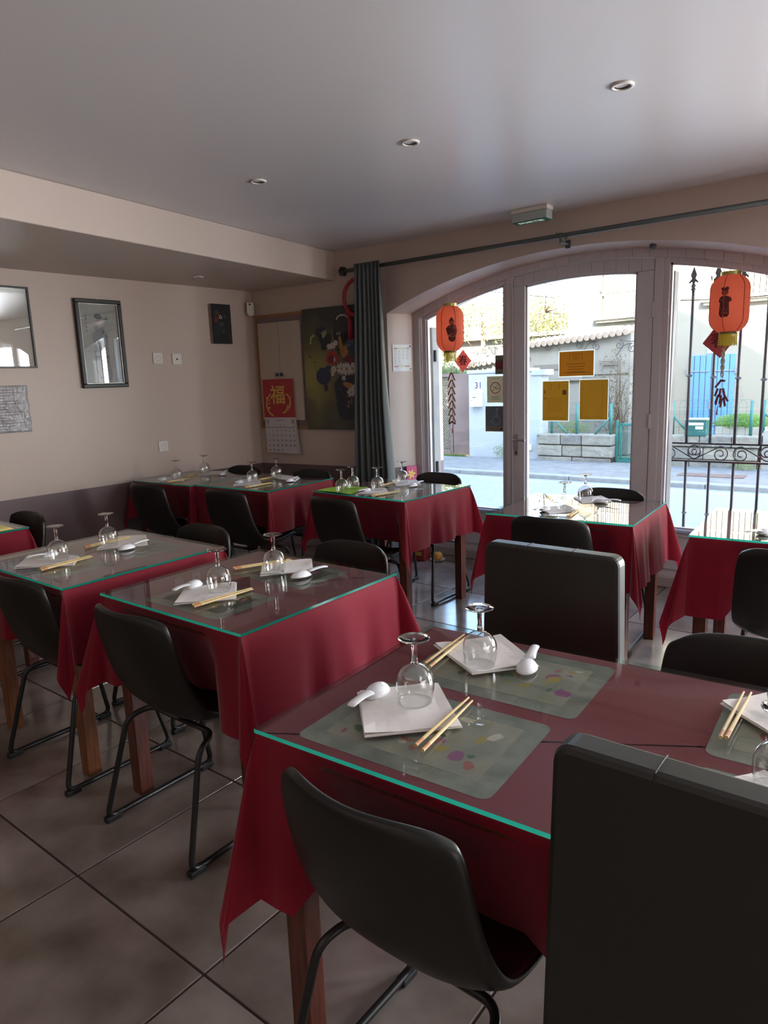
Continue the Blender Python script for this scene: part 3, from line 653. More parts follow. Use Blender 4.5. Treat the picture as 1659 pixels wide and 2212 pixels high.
fb(490,1095,.062,.060,'red',.0412,16,.08); fb(470,1110,.030,.035,'dred',.0413); fb(525,1115,.010,.020,'white',.0416,7,.3)
fb(720,1120,.05,.035,'dred',.0411); fb(600,880,.018,.05,'oran',.0412,10,.3); fb(660,1000,.04,.045,'oran',.0412,10,.3); fb(620,960,.02,.05,'oran',.0412)
fb(700,1460,.045,.022,'oran',.0411,10,.3)
daisy(620,1240,.052); daisy(690,1245,.056); daisy(770,1240,.05); daisy(515,1250,.030); daisy(500,1310,.020); daisy(650,1370,.022)
daisy(750,1560,.042); daisy(790,1500,.03); daisy(450,940,.026); daisy(500,925,.03); daisy(540,890,.024); daisy(845,1600,.03); daisy(710,920,.02,'blue','white')
fb(740,870,.04,.03,'blue',.0408); fb(820,1000,.06,.07,'navy',.0408)
for k in range(14):
    a=R_(20+150*k/13); u,v=PU_(625,560); b.flat(blob(u+.055*math.cos(a)*1.0,v-.005+.035*math.sin(a),.009,.007,7,.3),F,.0412,mi('white'))
for k in range(9):
    a=R_(80+110*k/8); u,v=PU_(235,880); b.flat(blob(u+.03*math.cos(a),v+.05*math.sin(a),.010,.007,7,.3,a),F,.0412,mi('pale'))
for k in range(10): 
    fb(random.randint(340,400),random.randint(730,800),.010,.014,'pale',.0411,7,.4)
for k in range(8): fb(random.randint(680,760),random.randint(1580,1760),.008,.012,'tan',.0412,7,.4)
for k in range(10): fb(random.randint(540,600),random.randint(740,780),.003,.008,'white',.0412,6,.5,random.random()*3)
fb(180,1075,.022,.007,'grn',.0406,8,.3,-.5); fb(245,1155,.01,.008,'grn',.0406,8,.3)
tag(b.build('painted_bouquet',mats,t,fix=False),kind='stuff')
# red knotted ornament behind the curtain
c=hit(790,650,PW0+PN*.07,PN); t=thing('red_knot_ornament',c,math.atan2(PU.y,PU.x),'red corded ring with hanging tail half hidden behind the curtain','ornament')
rm=mat('red satin cord',(.36,.02,.03),.45)
def KU(x,y): p=hit(x,y,PW0+PN*.07,PN)-c; return (p.dot(PU),-.0,p.z)
cc=KU(770,642); b=MB(); b.tube([(cc[0]+.118*math.cos(a),0,cc[2]+.135*math.sin(a)) for a in [2*math.pi*i/30 for i in range(30)]],.015,10,closed=True); b.build('ring',rm,t,smooth=True)
b=MB(); p1=KU(752,672); p2=KU(756,700); p3=KU(757,733); b.tube([p1,p2,p3],[.014,.018,.02],10); b.build('tail',rm,t,smooth=True)
b=MB(); b.tube([(p1[0],0,p1[2]+.02),(p1[0],0,p1[2]-.02)],[.02,.024],10); b.build('knot',rm,t,smooth=True)
# menu sheet on the reveal
jx0=Vector((-3.381,4.40,0)); jx1=Vector((-3.29,4.64,0)); JU=(jx1-jx0).normalized(); JN=Vector((JU.y,-JU.x,0))
q=[hit(x,y,jx0+JN*.004,JN) for x,y in ((846,744),(889,745),(891,801),(848,802))]
c=sum(q,Vector())/4; w_=(q[1]-q[0]).dot(JU)*.94; h_=q[0].z-q[3].z
t=thing('menu_sheet',c,math.atan2(JU.y,JU.x),'white printed menu sheet taped on the window reveal beside the curtain','menu')
b=MB(); b.prism(rect(-w_/2,w_/2,-h_/2,h_/2),F,-.0015,.0005); b.build('paper',mat('menu paper',(.72,.72,.70),.4),t)
cs=[mat('menu print '+str(i),c_,.6) for i,c_ in enumerate([(.60,.25,.2),(.50,.62,.40),(.65,.62,.30),(.35,.42,.55),(.2,.2,.22)])]
b=MB()
for k in range(4):
    x0=-w_/2+.012+k*(w_-.024)/4; 
    b.flat(rect(x0,x0+(w_-.024)/4-.006,h_/2-.035,h_/2-.024),F,.0008,k)
    for j in range(13 if k<2 else 9): b.flat(rect(x0+.003,x0+(w_-.024)/4-.012-.008*((j*7)%3),h_/2-.045-.0085*j,h_/2-.0425-.0085*j),F,.0008,4 if j%3 else k)
for x in (.5,): b.flat(rect(-w_/2+.012,w_/2-.012,-h_/2+.045,-h_/2+.0465),F,.0008,4)
for k in range(3): x0=-w_/2+.012+k*(w_-.024)/3; b.flat(rect(x0,x0+(w_-.03)/3-.008,-h_/2+.032,-h_/2+.041),F,.0008,(0,2,0)[k])
b.flat(rect(w_/2-.02,w_/2-.003,h_/2-.022,h_/2-.006),F,.0008,4); b.flat(rect(w_/2-.02,w_/2-.003,-h_/2+.01,-h_/2+.02),F,.0008,4)
b.build('printed_columns',cs,t,fix=False)
# pink card standing on the floor-side shelf of the reveal: leaning by the window
def vleaf(name,label,cat,quad,off,Y,mats):pass
# ------------------------------------------------------------------ notices on the glass
NY=GY-.002
def notice(name,label,cat,pts,body,margin=0,tape=True):
    q=[hy(x,y,NY) for x,y in pts]; c=sum(q,Vector())/4; w_=((q[1]-q[0]).x+(q[2]-q[3]).x)/2; h_=((q[0]-q[3]).z+(q[1]-q[2]).z)/2
    ang=math.atan2(q[1].z-q[0].z,q[1].x-q[0].x)
    t=thing(name,c,0,label,cat); t.rotation_euler=(0,ang*0,0)
    b=MB(); b.prism(rect(-w_/2,w_/2,-h_/2,h_/2),F,.0,.0012); b.build('sheet',body,t)
    if margin:
        b=MB(); e=margin
        for a in (rect(-w_/2-e,w_/2+e,h_/2,h_/2+e),rect(-w_/2-e,w_/2+e,-h_/2-e,-h_/2),rect(-w_/2-e,-w_/2,-h_/2,h_/2),rect(w_/2,w_/2+e,-h_/2,h_/2)): b.prism(a,F,.0002,.0009)
        b.build('clear_margin',mat('clear film edge',(.80,.82,.78),.3,0,.4,trans=.7,tc=(.9,.92,.88)),t)
    return t,w_,h_
amber=mat('amber paper',(.50,.27,.045),.7,0,.3,trans=.45,tc=(.60,.33,.05)); amber2=mat('ochre paper',(.48,.31,.06),.7,0,.3,trans=.45,tc=(.58,.38,.07))
brn=mat('faded brown ink',(.22,.11,.02),.8)
t,w_,h_=notice('amber_notice','amber landscape notice taped highest on the glazed door','notice',[(1209,760),(1283,757),(1282,810),(1208,814)],amber,.006)
b=MB()
for k,(a,c_) in enumerate(((-.07,.065),(-.062,.058),(-.058,.055),(-.062,.062))): b.flat(rect(a,c_,.0-.018*k-.004,.0-.018*k+.000),F,.0018)
b.flat(rect(-w_/2+.014,w_/2-.02,-h_/2+.02,-h_/2+.0235),F,.0018)
for x in (-.05,.04): b.flat(rect(x,x+.003,.02,h_/2-.012),F,.0018)
b.flat(rect(-.035,.03,h_/2-.022,h_/2-.018),F,.0018)
for k in range(4): b.flat(rect(-.026,.022,h_/2-.034-.009*k,h_/2-.032-.009*k),F,.0018)
b.build('printed_lines',brn,t,fix=False)
t,w_,h_=notice('amber_notice','ochre portrait notice on the left half of the glazed door','notice',[(1173,824),(1228,823),(1228,908),(1172,909)],amber2,.005)
b=MB()
for x in (-.035,.025): b.flat(rect(x,x+.0025,h_/2-.06,h_/2-.018),F,.0018)
b.flat(rect(w_/2-.045,w_/2-.015,h_/2-.095,h_/2-.062),F,.0018); b.flat(rect(-w_/2+.012,-w_/2+.02,h_/2-.085,h_/2-.062),F,.0018); b.flat(rect(-w_/2+.006,-w_/2+.03,h_/2-.122,h_/2-.117),F,.0018)
for k in range(9): b.flat(rect(-.06,.06-.01*(k%3),.02-.012*k,.0215-.012*k),F,.0018)
b.flat(rect(-w_/2+.02,w_/2-.02,-h_/2+.018,-h_/2+.02),F,.0018); b.build('printed_lines',brn,t,fix=False)
t,w_,h_=notice('amber_notice','plain ochre portrait notice on the right half of the glazed door','notice',[(1254,821),(1314,819),(1312,906),(1251,907)],amber2,.004)
b=MB()
for a in (rect(-w_/2+.018,-w_/2+.0195,-h_/2+.02,h_/2-.02),rect(w_/2-.036,w_/2-.0345,-h_/2+.02,h_/2-.02),rect(-w_/2+.018,w_/2-.035,-h_/2+.018,-h_/2+.0195)): b.flat(a,F,.0018)
b.build('printed_border',brn,t,fix=False)
# dark sticker with red band
t,w_,h_=notice('dark_sticker','grey sticker with dark red middle band at the top of the left pane','sticker',[(1070,768),(1094,766),(1093,807),(1070,809)],mat('grey sticker',(.14,.14,.11),.6,trans=.3,tc=(.22,.22,.18)))
b=MB(); b.prism(rect(-w_/2,w_/2,-h_/2+.035,h_/2-.045),F,.0012,.0016); b.build('red_band',mat('sticker red',(.20,.035,.045),.6,trans=.3,tc=(.35,.06,.07)),t)
b=MB()
for k in range(5): b.flat(rect(-w_/2+.008+.015*k,-w_/2+.018+.015*k,h_/2-.042,h_/2-.034),F,.0019)
b.build('printed_marks',ink,t,fix=False)
# no smoking
nb=mat('beige sticker',(.47,.41,.31),.6,0,.3,trans=.4,tc=(.60,.54,.42)); nr=mat('prohibition red',(.33,.07,.05),.6)
t,w_,h_=notice('no_smoking_sticker','beige no-smoking sticker with red crossed circle on the left pane','sticker',[(1053,814),(1089,812),(1088,869),(1052,870)],nb,.0035)
b=MB(); cy=.012
for q in ring(0,cy,.037,.0435,32): b.flat(q,F,.0018,0)
b.flat([(-.030,cy-.027),(-.027,cy-.030),(.030,cy+.027),(.027,cy+.030)],F,.0020,0)
b.flat([(-.026,cy+.012),(-.024,cy+.016),(.022,cy-.008),(.020,cy-.013)],F,.0016,1); b.flat([(.016,cy-.014),(.024,cy-.009),(.026,cy+.006),(.022,cy+.005),(.019,cy-.006)],F,.0016,1)
b.flat(rect(-.036,.03,h_/2-.018,h_/2-.0155),F,.0018,1)
for k,(a,c_) in enumerate(((-.044,.042),(-.030,.028),(-.046,.046),(-.044,.040))): b.flat(rect(a,c_,-.052-.0085*k,-.0495-.0085*k),F,.0018,1)
b.build('prohibition_symbol',[nr,mat('grey green print',(.12,.14,.12),.7)],t,fix=False)
# wheelchair
gb=mat('slate blue sticker',(.13,.14,.16),.6,0,.3,trans=.35,tc=(.19,.20,.22))
t,w_,h_=notice('wheelchair_sticker','slate wheelchair-access sticker with arrow strip, lowest on the left pane','sticker',[(1049,878),(1089,877),(1089,932),(1049,932)],gb,.004)
b=MB(); b.prism(rect(-w_/2,w_/2,-h_/2,-h_/2+.036),F,.0012,.0016); b.build('caption_strip',mat('khaki strip',(.36,.31,.22),.6,trans=.4,tc=(.5,.44,.32)),t)
b=MB(); kh=[]
for q in ring(.014,-.008,.030,.036,24,-150,75): b.flat(q,F,.0018)
b.flat(blob(.022,.070,.0105),F,.0018)
b.flat([(.018,.060),(.026,.060),(.022,.008),(.013,.008)],F,.0018); b.flat([(-.012,.012),(.021,.012),(.021,.019),(-.012,.019)],F,.0018)
b.flat([(-.004,.030),(.018,.030),(.018,.036),(-.004,.036)],F,.0018)
b.flat([(-.012,.018),(-.004,.016),(-.022,-.022),(-.030,-.020)],F,.0018); b.flat([(-.042,-.020),(-.022,-.026),(-.022,-.020),(-.042,-.013)],F,.0018)
b.build('wheelchair_symbol',mat('khaki symbol',(.38,.34,.26),.6,trans=.3,tc=(.5,.45,.34)),t,fix=False)
text('LA SONNER',.019,F,mat('strip ink',(.20,.16,.10),.7),'caption',t,-.018,-h_/2+.018,.0019)
b=MB(); b.flat([(w_/2-.032,-h_/2+.006),(w_/2-.006,-h_/2+.018),(w_/2-.032,-h_/2+.032)],F,.0019); b.build('arrow',mat('arrow ink',(.07,.06,.07),.7),t,fix=False)
# red diamond cards
def diamond(c,hw,label,fade,yaw=0,roll=0):
    t=thing('red_diamond_card',c,yaw,label,'ornament'); t.rotation_euler=(0,roll,yaw)
    b=MB(); b.prism([(0,-hw*1.12),(hw,0),(0,hw*1.12),(-hw,0)],F,-.001,.001); b.build('card',mat('red card '+label[:5],fade,.6,0,.3,trans=.4,tc=tuple(min(1,x*1.5) for x in fade)),t)
    text('春',hw*1.05,F,mat('dark card ink',(.16,.03,.035),.7),'character',t,0,0,.0016,bold=.001)
    return t
c=hy(1000,780,4.63); diamond((c.x,4.63,c.z),.075,'red diamond card with a dark character behind the left lantern',(.72,.24,.22),0,R_(1))
c=hy(1553,737,4.52); diamond((c.x,4.52,c.z),.088,'darker red diamond card tilted behind the tassel of the right lantern',(.38,.11,.12),R_(15),R_(-6))
# ------------------------------------------------------------------ paper lanterns
def lantern(c,h,r,label,fig,ang):
    t=thing('paper_lantern',c,0,label,'lantern')       # c: centre of body
    lm=mat('red paper '+label[:4],(.85,.22,.14),.6,0,.3,trans=.66,tc=(1,.42,.28))
    b=MB(); nr=26; prof=[]
    for i in range(nr*4+1):
        v=i/(nr*4); z=h*(.5-v); s=abs(2*v-1)
        rr=r*(1-max(0,(s-.45)/.55)**2.6*.47); rr+=.0013*abs(math.sin(math.pi*nr*v))-.0007
        prof.append((rr,z))
    b.lathe(prof,n=48); b.build('paper_shade',lm,t,smooth=True)
    b=MB()
    for k in range(6):
        a=R_(60*k+25); pts=[]
        for i in range(15):
            v=.02+.96*i/14; s=abs(2*v-1); rr=r*(1-max(0,(s-.45)/.55)**2.6*.47)+.001; pts.append((rr*math.cos(a),rr*math.sin(a),h*(.5-v)))
        b.tube(pts,.0022,6)
    b.build('seam_rib',mat('dark red seam',(.42,.03,.02),.6),t)
    gm=mat('gold foil band',(.42,.36,.12),.3,.7)
    rc=r*.50
    b=MB(); b.lathe([(rc,h/2-.006),(rc+.002,h/2+.020),(rc-.002,h/2+.020),(rc-.004,h/2-.004)],n=32); b.build('top_collar',gm,t,smooth=False)
    b=MB(); b.lathe([(rc*.94,-h/2+.006),(rc*.94,-h/2-.012),(rc*.86,-h/2-.012),(rc*.86,-h/2+.006)],n=32); b.build('bottom_collar',mat('olive dark band',(.10,.09,.05),.4,.4),t)
    fm=mat('yellow fringe',(.50,.40,.05),.6,0,.3,trans=.45,tc=(.62,.50,.06)); b=MB()
    nf=44
    for k in range(nf):
        a=2*math.pi*k/nf; a2=2*math.pi*(k+.86)/nf; ro=rc*.95; rb=ro+random.uniform(-.002,.003); zb=-h/2-.075+random.uniform(-.006,.004)
        b.quad([(ro*math.cos(a),ro*math.sin(a),-h/2-.008),(ro*math.cos(a2),ro*math.sin(a2),-h/2-.008),(rb*math.cos(a2),rb*math.sin(a2),zb),(rb*math.cos(a),rb*math.sin(a),zb)])
    tag(b.build('fringe',fm,t,fix=False),kind='stuff')
    b=MB(); b.tube([(0,0,h/2+.02),(.001,0,h/2+.105)],.0008,5); 
    b.tube([(rc*.9,0,h/2+.014),(0,0,h/2+.045),(-rc*.9,0,h/2+.014)],.0008,5); b.build('hanging_wire',M['alu'],t)
    # printed child figure wrapped on the shade
    dk=mat('dark print '+label[:4],(.10,.028,.022),.7,0,.2,trans=.15,tc=(.2,.03,.02)); md=mat('mid print '+label[:4],(.26,.07,.05),.7,0,.2,trans=.2,tc=(.5,.1,.07))
    b=MB()
    def wrapped(poly,m,w=.0014):
        # triangulate as fan of small quads on the cylinder
        P=[]
        cx=sum(p[0] for p in poly)/len(poly); cy=sum(p[1] for p in poly)/len(poly)
        def on(u,v,e):
            s=min(1,abs(2*v/h)); rr=r*(1-max(0,(s-.45)/.55)**2.6*.47)+.0016+e; a=ang+u/r
            return (rr*math.cos(a),rr*math.sin(a),v)
        n=len(poly)
        for i in range(n):
            p=poly[i];q=poly[(i+1)%n]
            K=4
            for k in range(K):
                l=lambda pt,s_:(cx+(pt[0]-cx)*s_,cy+(pt[1]-cy)*s_)
                b.quad([on(*l(p,k/K),w),on(*l(p,(k+1)/K),w),on(*l(q,(k+1)/K),w),on(*l(q,k/K),w)],m)
    for poly,m,e in fig: wrapped(poly,m,e)
    b.build('printed_figure',[dk,md],t,fix=False)
    return t
def fig1():
    o=[]
    o.append((blob(.004,-.072,.027,.026,12,.1),0,.0)); o.append(([(-.040,-.005),(-.02,.018),(.012,.03),(.036,.012),(.042,-.02),(.034,-.055),(-.026,-.052),(-.032,-.03)],0,.0002))
    o.append((blob(.002,.042,.019,.021,14),1,.0004)); o.append(([(-.016,.052),(-.004,.070),(.002,.076),(.008,.070),(.020,.052),(.012,.047),(-.01,.047)],0,.0006))
    o.append((blob(.022,.005,.013,.015,10),1,.0006)); o.append((blob(.0,-.060,.026,.005,10),1,.0008)); o.append((blob(-.012,.010,.008,.012,8),1,.0006))
    return o
def fig2():
    o=[]
    o.append((blob(.0,.058,.018,.019,14),1,.0002)); o.append((blob(-.010,.076,.010,.009,10),0,.0004)); o.append((blob(.010,.077,.010,.009,10),0,.0004)); o.append((blob(.001,.072,.018,.008,10),0,.0004))
    o.append(([(-.026,.030),(-.012,.038),(.012,.037),(.03,.028),(.036,.010),(.022,.004),(.026,-.06),(.018,-.076),(-.016,-.078),(-.028,-.06),(-.024,.0),(-.032,.01)],0,.0))
    for k in range(7): o.append((blob(-.018+.006*k,-.03-.012*(k%3),.002,.010,6),1,.0006))
    o.append((blob(-.014,.016,.010,.006,8),1,.0006)); o.append((blob(0,-.055,.022,.004,9),1,.0006))
    return o
c=hy(972,708,4.50); ct1=hy(973,660,4.5); cb1=hy(973,760,4.5)
lantern((c.x,4.50,(ct1.z+cb1.z)/2),ct1.z-cb1.z-.012,.100,'left red paper lantern printed with a child, hanging in the arched window','x'and fig1(),R_(-90+38))
c=hy(1576,655,4.45); ct2=hy(1580,594,4.45); cb2=hy(1572,718,4.45)
lantern((c.x,4.45,(ct2.z+cb2.z)/2),ct2.z-cb2.z-.004,.104,'right red paper lantern by the iron grille, printed with a standing girl',fig2(),R_(-90-2))
# lantern of the next window, only seen mirrored
# ------------------------------------------------------------------ firecracker strings
fcm=mat('printed paper tube',(.30,.12,.06),.6,c2=(.48,.28,.16),cs=60); fcd=mat('dark red tube',(.16,.035,.03),.5)
pts=[hy(975,y,4.5) for y in (797,805,910,935)]
t=thing('firecracker_string',(pts[0].x,4.5,pts[0].z),0,'long string of paired bamboo firecrackers under the left lantern','ornament')
L=pts[1].z-pts[0].z; b=MB(); b.tube([(0,0,.03),(0,0,L-.36)],.0010,5); b.build('cord',mat('cord',(.15,.10,.08),.8),t)
n=7
for k in range(n):
    z=L-.052*k
    for s in (-1,1):
        b=MB(); b.tube([(s*.005,.0,z),(s*.027,.004*s,z-.058)],.0062,8); b.build('cracker_tube',fcm,t)
b=MB(); b.tube([(-.028,0,z-.07),(0,0,z-.052),(.028,0,z-.07)],.007,6); b.tube([(0,0,z-.05),(0,0,z-.11)],.001,5); b.build('bottom_charm',fcd,t)
b=MB(); b.tube([(0,0,z-.10),(0.001,0,z-.14)],[.003,.006],8); b.build('tassel',mat('faded tassel',(.55,.18,.14),.7),t)
p0=hy(1563,750,4.45)
t=thing('firecracker_cluster',(p0.x,4.45,p0.z),0,'dark red firecracker bunch on a twisted cream cord under the right lantern','ornament')
b=MB(); Lc=hy(1562,816,4.45).z-p0.z
for ph in (0,math.pi): b.tube([(.006*math.cos(ph+k*.9),.006*math.sin(ph+k*.9),Lc*k/16) for k in range(17)],[.003+.004*math.sin(math.pi*k/16) for k in range(17)],7)
b.build('twisted_cord',mat('cream cord',(.50,.42,.30),.7),t,smooth=True)
z=Lc-.01
for (x0,z0,x1,z1) in ((-.004,-.005,-.032,-.045),(-.008,-.004,.018,-.008),(-.018,-.05,-.032,-.095),(-.004,-.05,-.010,-.10),(.010,-.05,.020,-.095),(-.012,-.085,-.028,-.135),(.016,-.085,.038,-.125),(.0,-.09,-.004,-.14),(.014,-.10,.024,-.155),(-.02,-.11,-.026,-.145),(.004,-.11,.0,-.16)):
    b=MB(); b.tube([(x0,random.uniform(-.006,.006),z+z0),(x1,random.uniform(-.008,.008),z+z1)],.0066,8); b.build('cracker_tube',fcd,t)
b=MB(); b.tube([(0,0,z),(0,0,z-.05)],.001,5); b.tube([(-.012,0,z-.14),(-.016,0,z-.17),(-.018,0,z-.205)],[.001,.003,.005],7); b.build('tassel',mat('red tassel',(.45,.03,.03),.6),t)
# ------------------------------------------------------------------ small things on the floor by the window
p=hz(945,1187,0); p.y=min(p.y,4.45)
p=Vector((-3.02,4.40,0))
t=thing('offering_plate',(-2.975,4.43,0),0,'small white saucer on the floor under the window, holding an orange','plate')
b=MB(); b.lathe([(.0005,.004),(.04,.004),(.062,.016),(.064,.018),(.060,.014),(.04,.0005),(.0005,.0005)],n=28); b.build('saucer',M['white_pl'],t,smooth=True)
t=thing('orange',(-2.975,4.43,.004),0,'yellow-orange fruit resting on the saucer by the window','fruit')
b=MB(); b.lathe([(.0005,.0),(.018,.003),(.034,.016),(.040,.034),(.036,.054),(.02,.068),(.004,.068),(.0005,.066)],n=22); b.build('peel',mat('orange peel',(.75,.38,.06),.5,bump=.3,bs=90,bd=.002),t,smooth=True)
b=MB(); b.tube([(0,0,.066),(.002,0,.074)],.003,6); b.build('stalk',M['grout'],t)
t=thing('offering_box',(-3.13,4.40,0),R_(8),'small red and gold floor altar box with a glass lid by the reveal','box')
b=MB(); b.box((0,0,.05),(.14,.11,.10)); b.build('box_body',mat('altar red',(.30,.03,.03),.5),t,bevel=.004)
b=MB(); b.box((.02,-.02,.108),(.10,.09,.012)); b.build('lid',mat('pale lid',(.35,.42,.38),.3),t,bevel=.003)
b=MB(); b.box((0,-.057,.06),(.09,.004,.03)); b.build('gold_panel',gold,t)
t=thing('jasmine_card',(-3.305,4.55,0),R_(70),'bright pink card with a yellow star flower behind the upturned glass by the reveal','card')
b=MB(); b.prism(rect(-.05,.05,.60,.725),F,0,.02); b.build('card_box',mat('pink print',(.62,.06,.18),.5),t,bevel=.001)
b=MB()
for k in range(6):
    a=R_(60*k+10); b.flat(blob(.022*math.cos(a)-.005,.66+.022*math.sin(a),.018,.008,8,.1,a),F,.0205)
b.build('printed_flower',mat('yellow print',(.9,.62,.1),.5),t,fix=False)
b=MB(); b.b2(-.055,.055,-.02,.05,0,.60); b.build('stand',M['pvc'],t,bevel=.004)
# ================================================================== TABLES
TT=.745
def clothmesh(hw,hd,over,seed,chairs=()):
    rnd=random.Random(seed); b=MB(); hw+=.005; hd+=.005; K=12; top=TT-.0125
    per=[]   # base point, outward dir, hem length, phi, wave phase
    ns=30
    cor=[((hw,hd),0),((-hw,hd),90),((-hw,-hd),180),((hw,-hd),270)]
    twist=[rnd.uniform(-16,16) for _ in range(4)]; ph=[rnd.uniform(.13,.24) for _ in range(4)]
    lobA=[rnd.uniform(.18,.34) for _ in range(4)]; lobB=[rnd.uniform(.10,.26) for _ in range(4)]
    wv=[rnd.uniform(0,6) for _ in range(4)]
    P=[]
    for ci,((cx,cy),a0) in enumerate(cor):
        NC=22
        for i in range(NC+1):
            th=90*i/NC; q=R_(th); hem=over/max(math.cos(q),math.sin(q)); s=math.sin(2*q)**1.3; e1=math.sin(2*q)**.5
            phi=.04+e1*(lobA[ci]*math.exp(-((th-26)/20)**2)+lobB[ci]*math.exp(-((th-66)/18)**2)+.02); dirn=R_(a0+th+twist[ci]*s*.9)
            P.append(((cx,cy),(math.cos(dirn),math.sin(dirn)),hem,phi,0,0))
        nx=cor[(ci+1)%4][0]
        d=R_(a0+90)
        for i in range(1,ns):
            s=i/ns; x=cx+(nx[0]-cx)*s; y=cy+(nx[1]-cy)*s; e=min(s,1-s)*2
            amp=min(1,e*2.2)*(.018*math.sin(wv[ci]+s*(9+2*ci))+.009*math.sin(2*wv[ci]+s*(25+3*ci))+.004*math.sin(s*47+wv[ci])); 
            ov=over; pz=.05
            if ci in (0,2):      # far / near side: the cloth rests on the tucked-in seat
                for (qx,side) in chairs:
                    if side==ci:
                        dd=abs(x-qx); lim=top-.452; k_=min(1,max(0,(dd-.22)/.04))
                        if over>lim: ov=min(ov,lim+(over-lim)*k_)
                        kk=min(1,max(0,(dd-.20)/.07)); kk=kk*kk*(3-2*kk); pz=min(pz,-.36+.41*kk)
            P.append(((x,y),(math.cos(d),math.sin(d)),ov,pz,amp*(.4 if pz<.05 else 1),min(1,e*3)))
    n=len(P)
    for (bx,by),(dx,dy),hem,phi,amp,e in P: b.v.append((bx-dx*.004 if abs(bx)<hw-.02 or 1 else bx,by-dy*.004,top+.003))
    for k in range(0,K+1):
        t=k/K
        for (bx,by),(dx,dy),hem,phi,amp,e in P:
            r=hem*t; soft=min(1,r/.05); off=r*math.sin(phi)+amp*t**1.2+ .0015*soft + .004*soft
            z=top-r*math.cos(phi)-.002
            b.v.append((bx+dx*off,by+dy*off,z))
    for k in range(K+1):
        for i in range(n):
            j=(i+1)%n; b.f.append((k*n+i,(k+1)*n+i,(k+1)*n+j,k*n+j)); b.m.append(0)
    b.f.append(tuple(range(n))); b.m.append(0)
    return b
TABLES={}
def table(key,cx,cy,w_,d,rdeg,over,desc,seed,wood='wood'):
    rz=R_(rdeg)
    t=thing('dining_table',(cx,cy,0),rz,'square-legged wooden dining table under crimson cloth: '+desc,'table','dining tables')
    b=MB(); b.box((0,0,TT-.028),(w_,d,.028)); b.build('tabletop',M[wood],t,bevel=.002)
    b=MB(); 
    for s in (-1,1): b.box((0,s*(d/2-.05),TT-.08),(w_-.12,.02,.07)); b.box((s*(w_/2-.05),0,TT-.08),(.02,d-.12,.07))
    b.build('apron',M[wood],t)
    lg=None
    for sx in (-1,1):
        for sy in (-1,1):
            if lg is None:
                b=MB(); b.box((0,0,(TT-.045)/2),(.052,.052,TT-.045)); lg=b.build('leg',M[wood],t,bevel=.003); o=lg
            else: o=lg.copy(); col.objects.link(o); o.parent=t
            o.location=(sx*(w_/2-.045),sy*(d/2-.045),0)
    chs=[]
    for (k_,x_,y_,r_,l_) in ch_list+[('hb',-.163,1.025,0,''),('hb2',-.835,1.655,180,'')]:
        lx=(x_-cx)*math.cos(rz)+(y_-cy)*math.sin(rz); ly=-(x_-cx)*math.sin(rz)+(y_-cy)*math.cos(rz)
        if abs(lx)<w_/2+.1 and abs(ly)<d/2+.25: chs.append((lx,0 if ly>0 else 2))
    c=clothmesh(w_/2,d/2,over,seed,chs).build('tablecloth',M['cloth'],smooth=True,fix=False,loc=(cx,cy,0)); c.rotation_euler=(0,0,rz)
    c.data.polygons[len(c.data.polygons)-1].use_smooth=False
    tag(c,'crimson cloth hanging in corner points over '+desc,'tablecloth','crimson tablecloths')
    g=MB(); g.box((0,0,TT-.0043),(w_+.014,d+.014,.0086))
    g.m=[0,0,1,1,1,1]
    o=g.build('glass_top',[M['tglass'],M['gedge']],loc=(cx,cy,0)); o.rotation_euler=(0,0,rz)
    tag(o,'clear green-edged glass sheet on '+desc,'glass top','glass table tops')
    MM=Matrix.Translation((cx,cy,0))@Matrix.Rotation(rz,4,'Z'); TABLES[key]=(MM,rz,w_,d,desc)
D=dict(A='the left middle table',B='the green-edged middle table',C='the long front table',D='the table by the curtain',
 E='the table before the glazed door',F='the back table at the right edge',G='the table below the calendar',K='the corner table at the left wall',H='the cut-off table at the far left')
ch_list=[('B',-1.825,1.262,0,'black bucket chair, back to the camera, at '+D['B']),
 ('A',-2.535,1.262,0,'black bucket chair at the near side of '+D['A']),
 ('C',-.655,.94,-1,'black bucket chair in the foreground tucked under the left half of '+D['C']),
 ('D',-2.60,3.035,-6,'black bucket chair at the near side of '+D['D']),
 ('G',-3.46,2.955,2,'black bucket chair at the near side of '+D['G']),
 ('K',-4.20,2.885,2,'black bucket chair at the near side of '+D['K']),
 ('E',-1.335,3.08,2,'black bucket chair behind the tall-backed chair, at '+D['E']),
 ('F',-.34,2.93,4,'black bucket chair, back to the camera, at '+D['F']),
 ('B2',-1.775,1.832,180,'black bucket chair facing the camera on the far side of '+D['B']),
 ('A2',-2.60,1.75,180,'black bucket chair facing the camera on the far side of '+D['A']),
 ('H2',-3.78,1.50,180,'black bucket chair on the far side of '+D['H']),
 ('C2',-.27,1.53,184,'black bucket chair on the far side of '+D['C']+', right half'),
 ('E2',-1.345,3.54,183,'black bucket chair on the window side of '+D['E']),
 ('D2',-2.60,3.70,178,'black bucket chair on the window side of '+D['D']),
 ('G2',-3.56,3.48,182,'black bucket chair on the far side of '+D['G']),
 ('K2',-4.27,3.45,182,'black bucket chair on the far side of '+D['K']),
 ]
table('A',-2.70,1.49,.71,.70,0,.27,D['A'],3,'wood_lt')
table('B',-1.808,1.535,.705,.705,0,.30,D['B'],5)
table('C',-.36,1.225,1.33,.69,3.2,.36,D['C'],11)
table('D',-2.66,3.455,.735,.655,-2.5,.29,D['D'],8)
table('E',-1.388,3.363,.71,.645,4,.30,D['E'],21)
table('F',-.41,3.335,.71,.655,4,.33,D['F'],14)
table('G',-3.685,3.308,.715,.64,2.5,.27,D['G'],9)
table('K',-4.365,3.235,.64,.64,3,.26,D['K'],31)
table('H',-3.96,1.265,.72,.68,0,.26,D['H'],17)
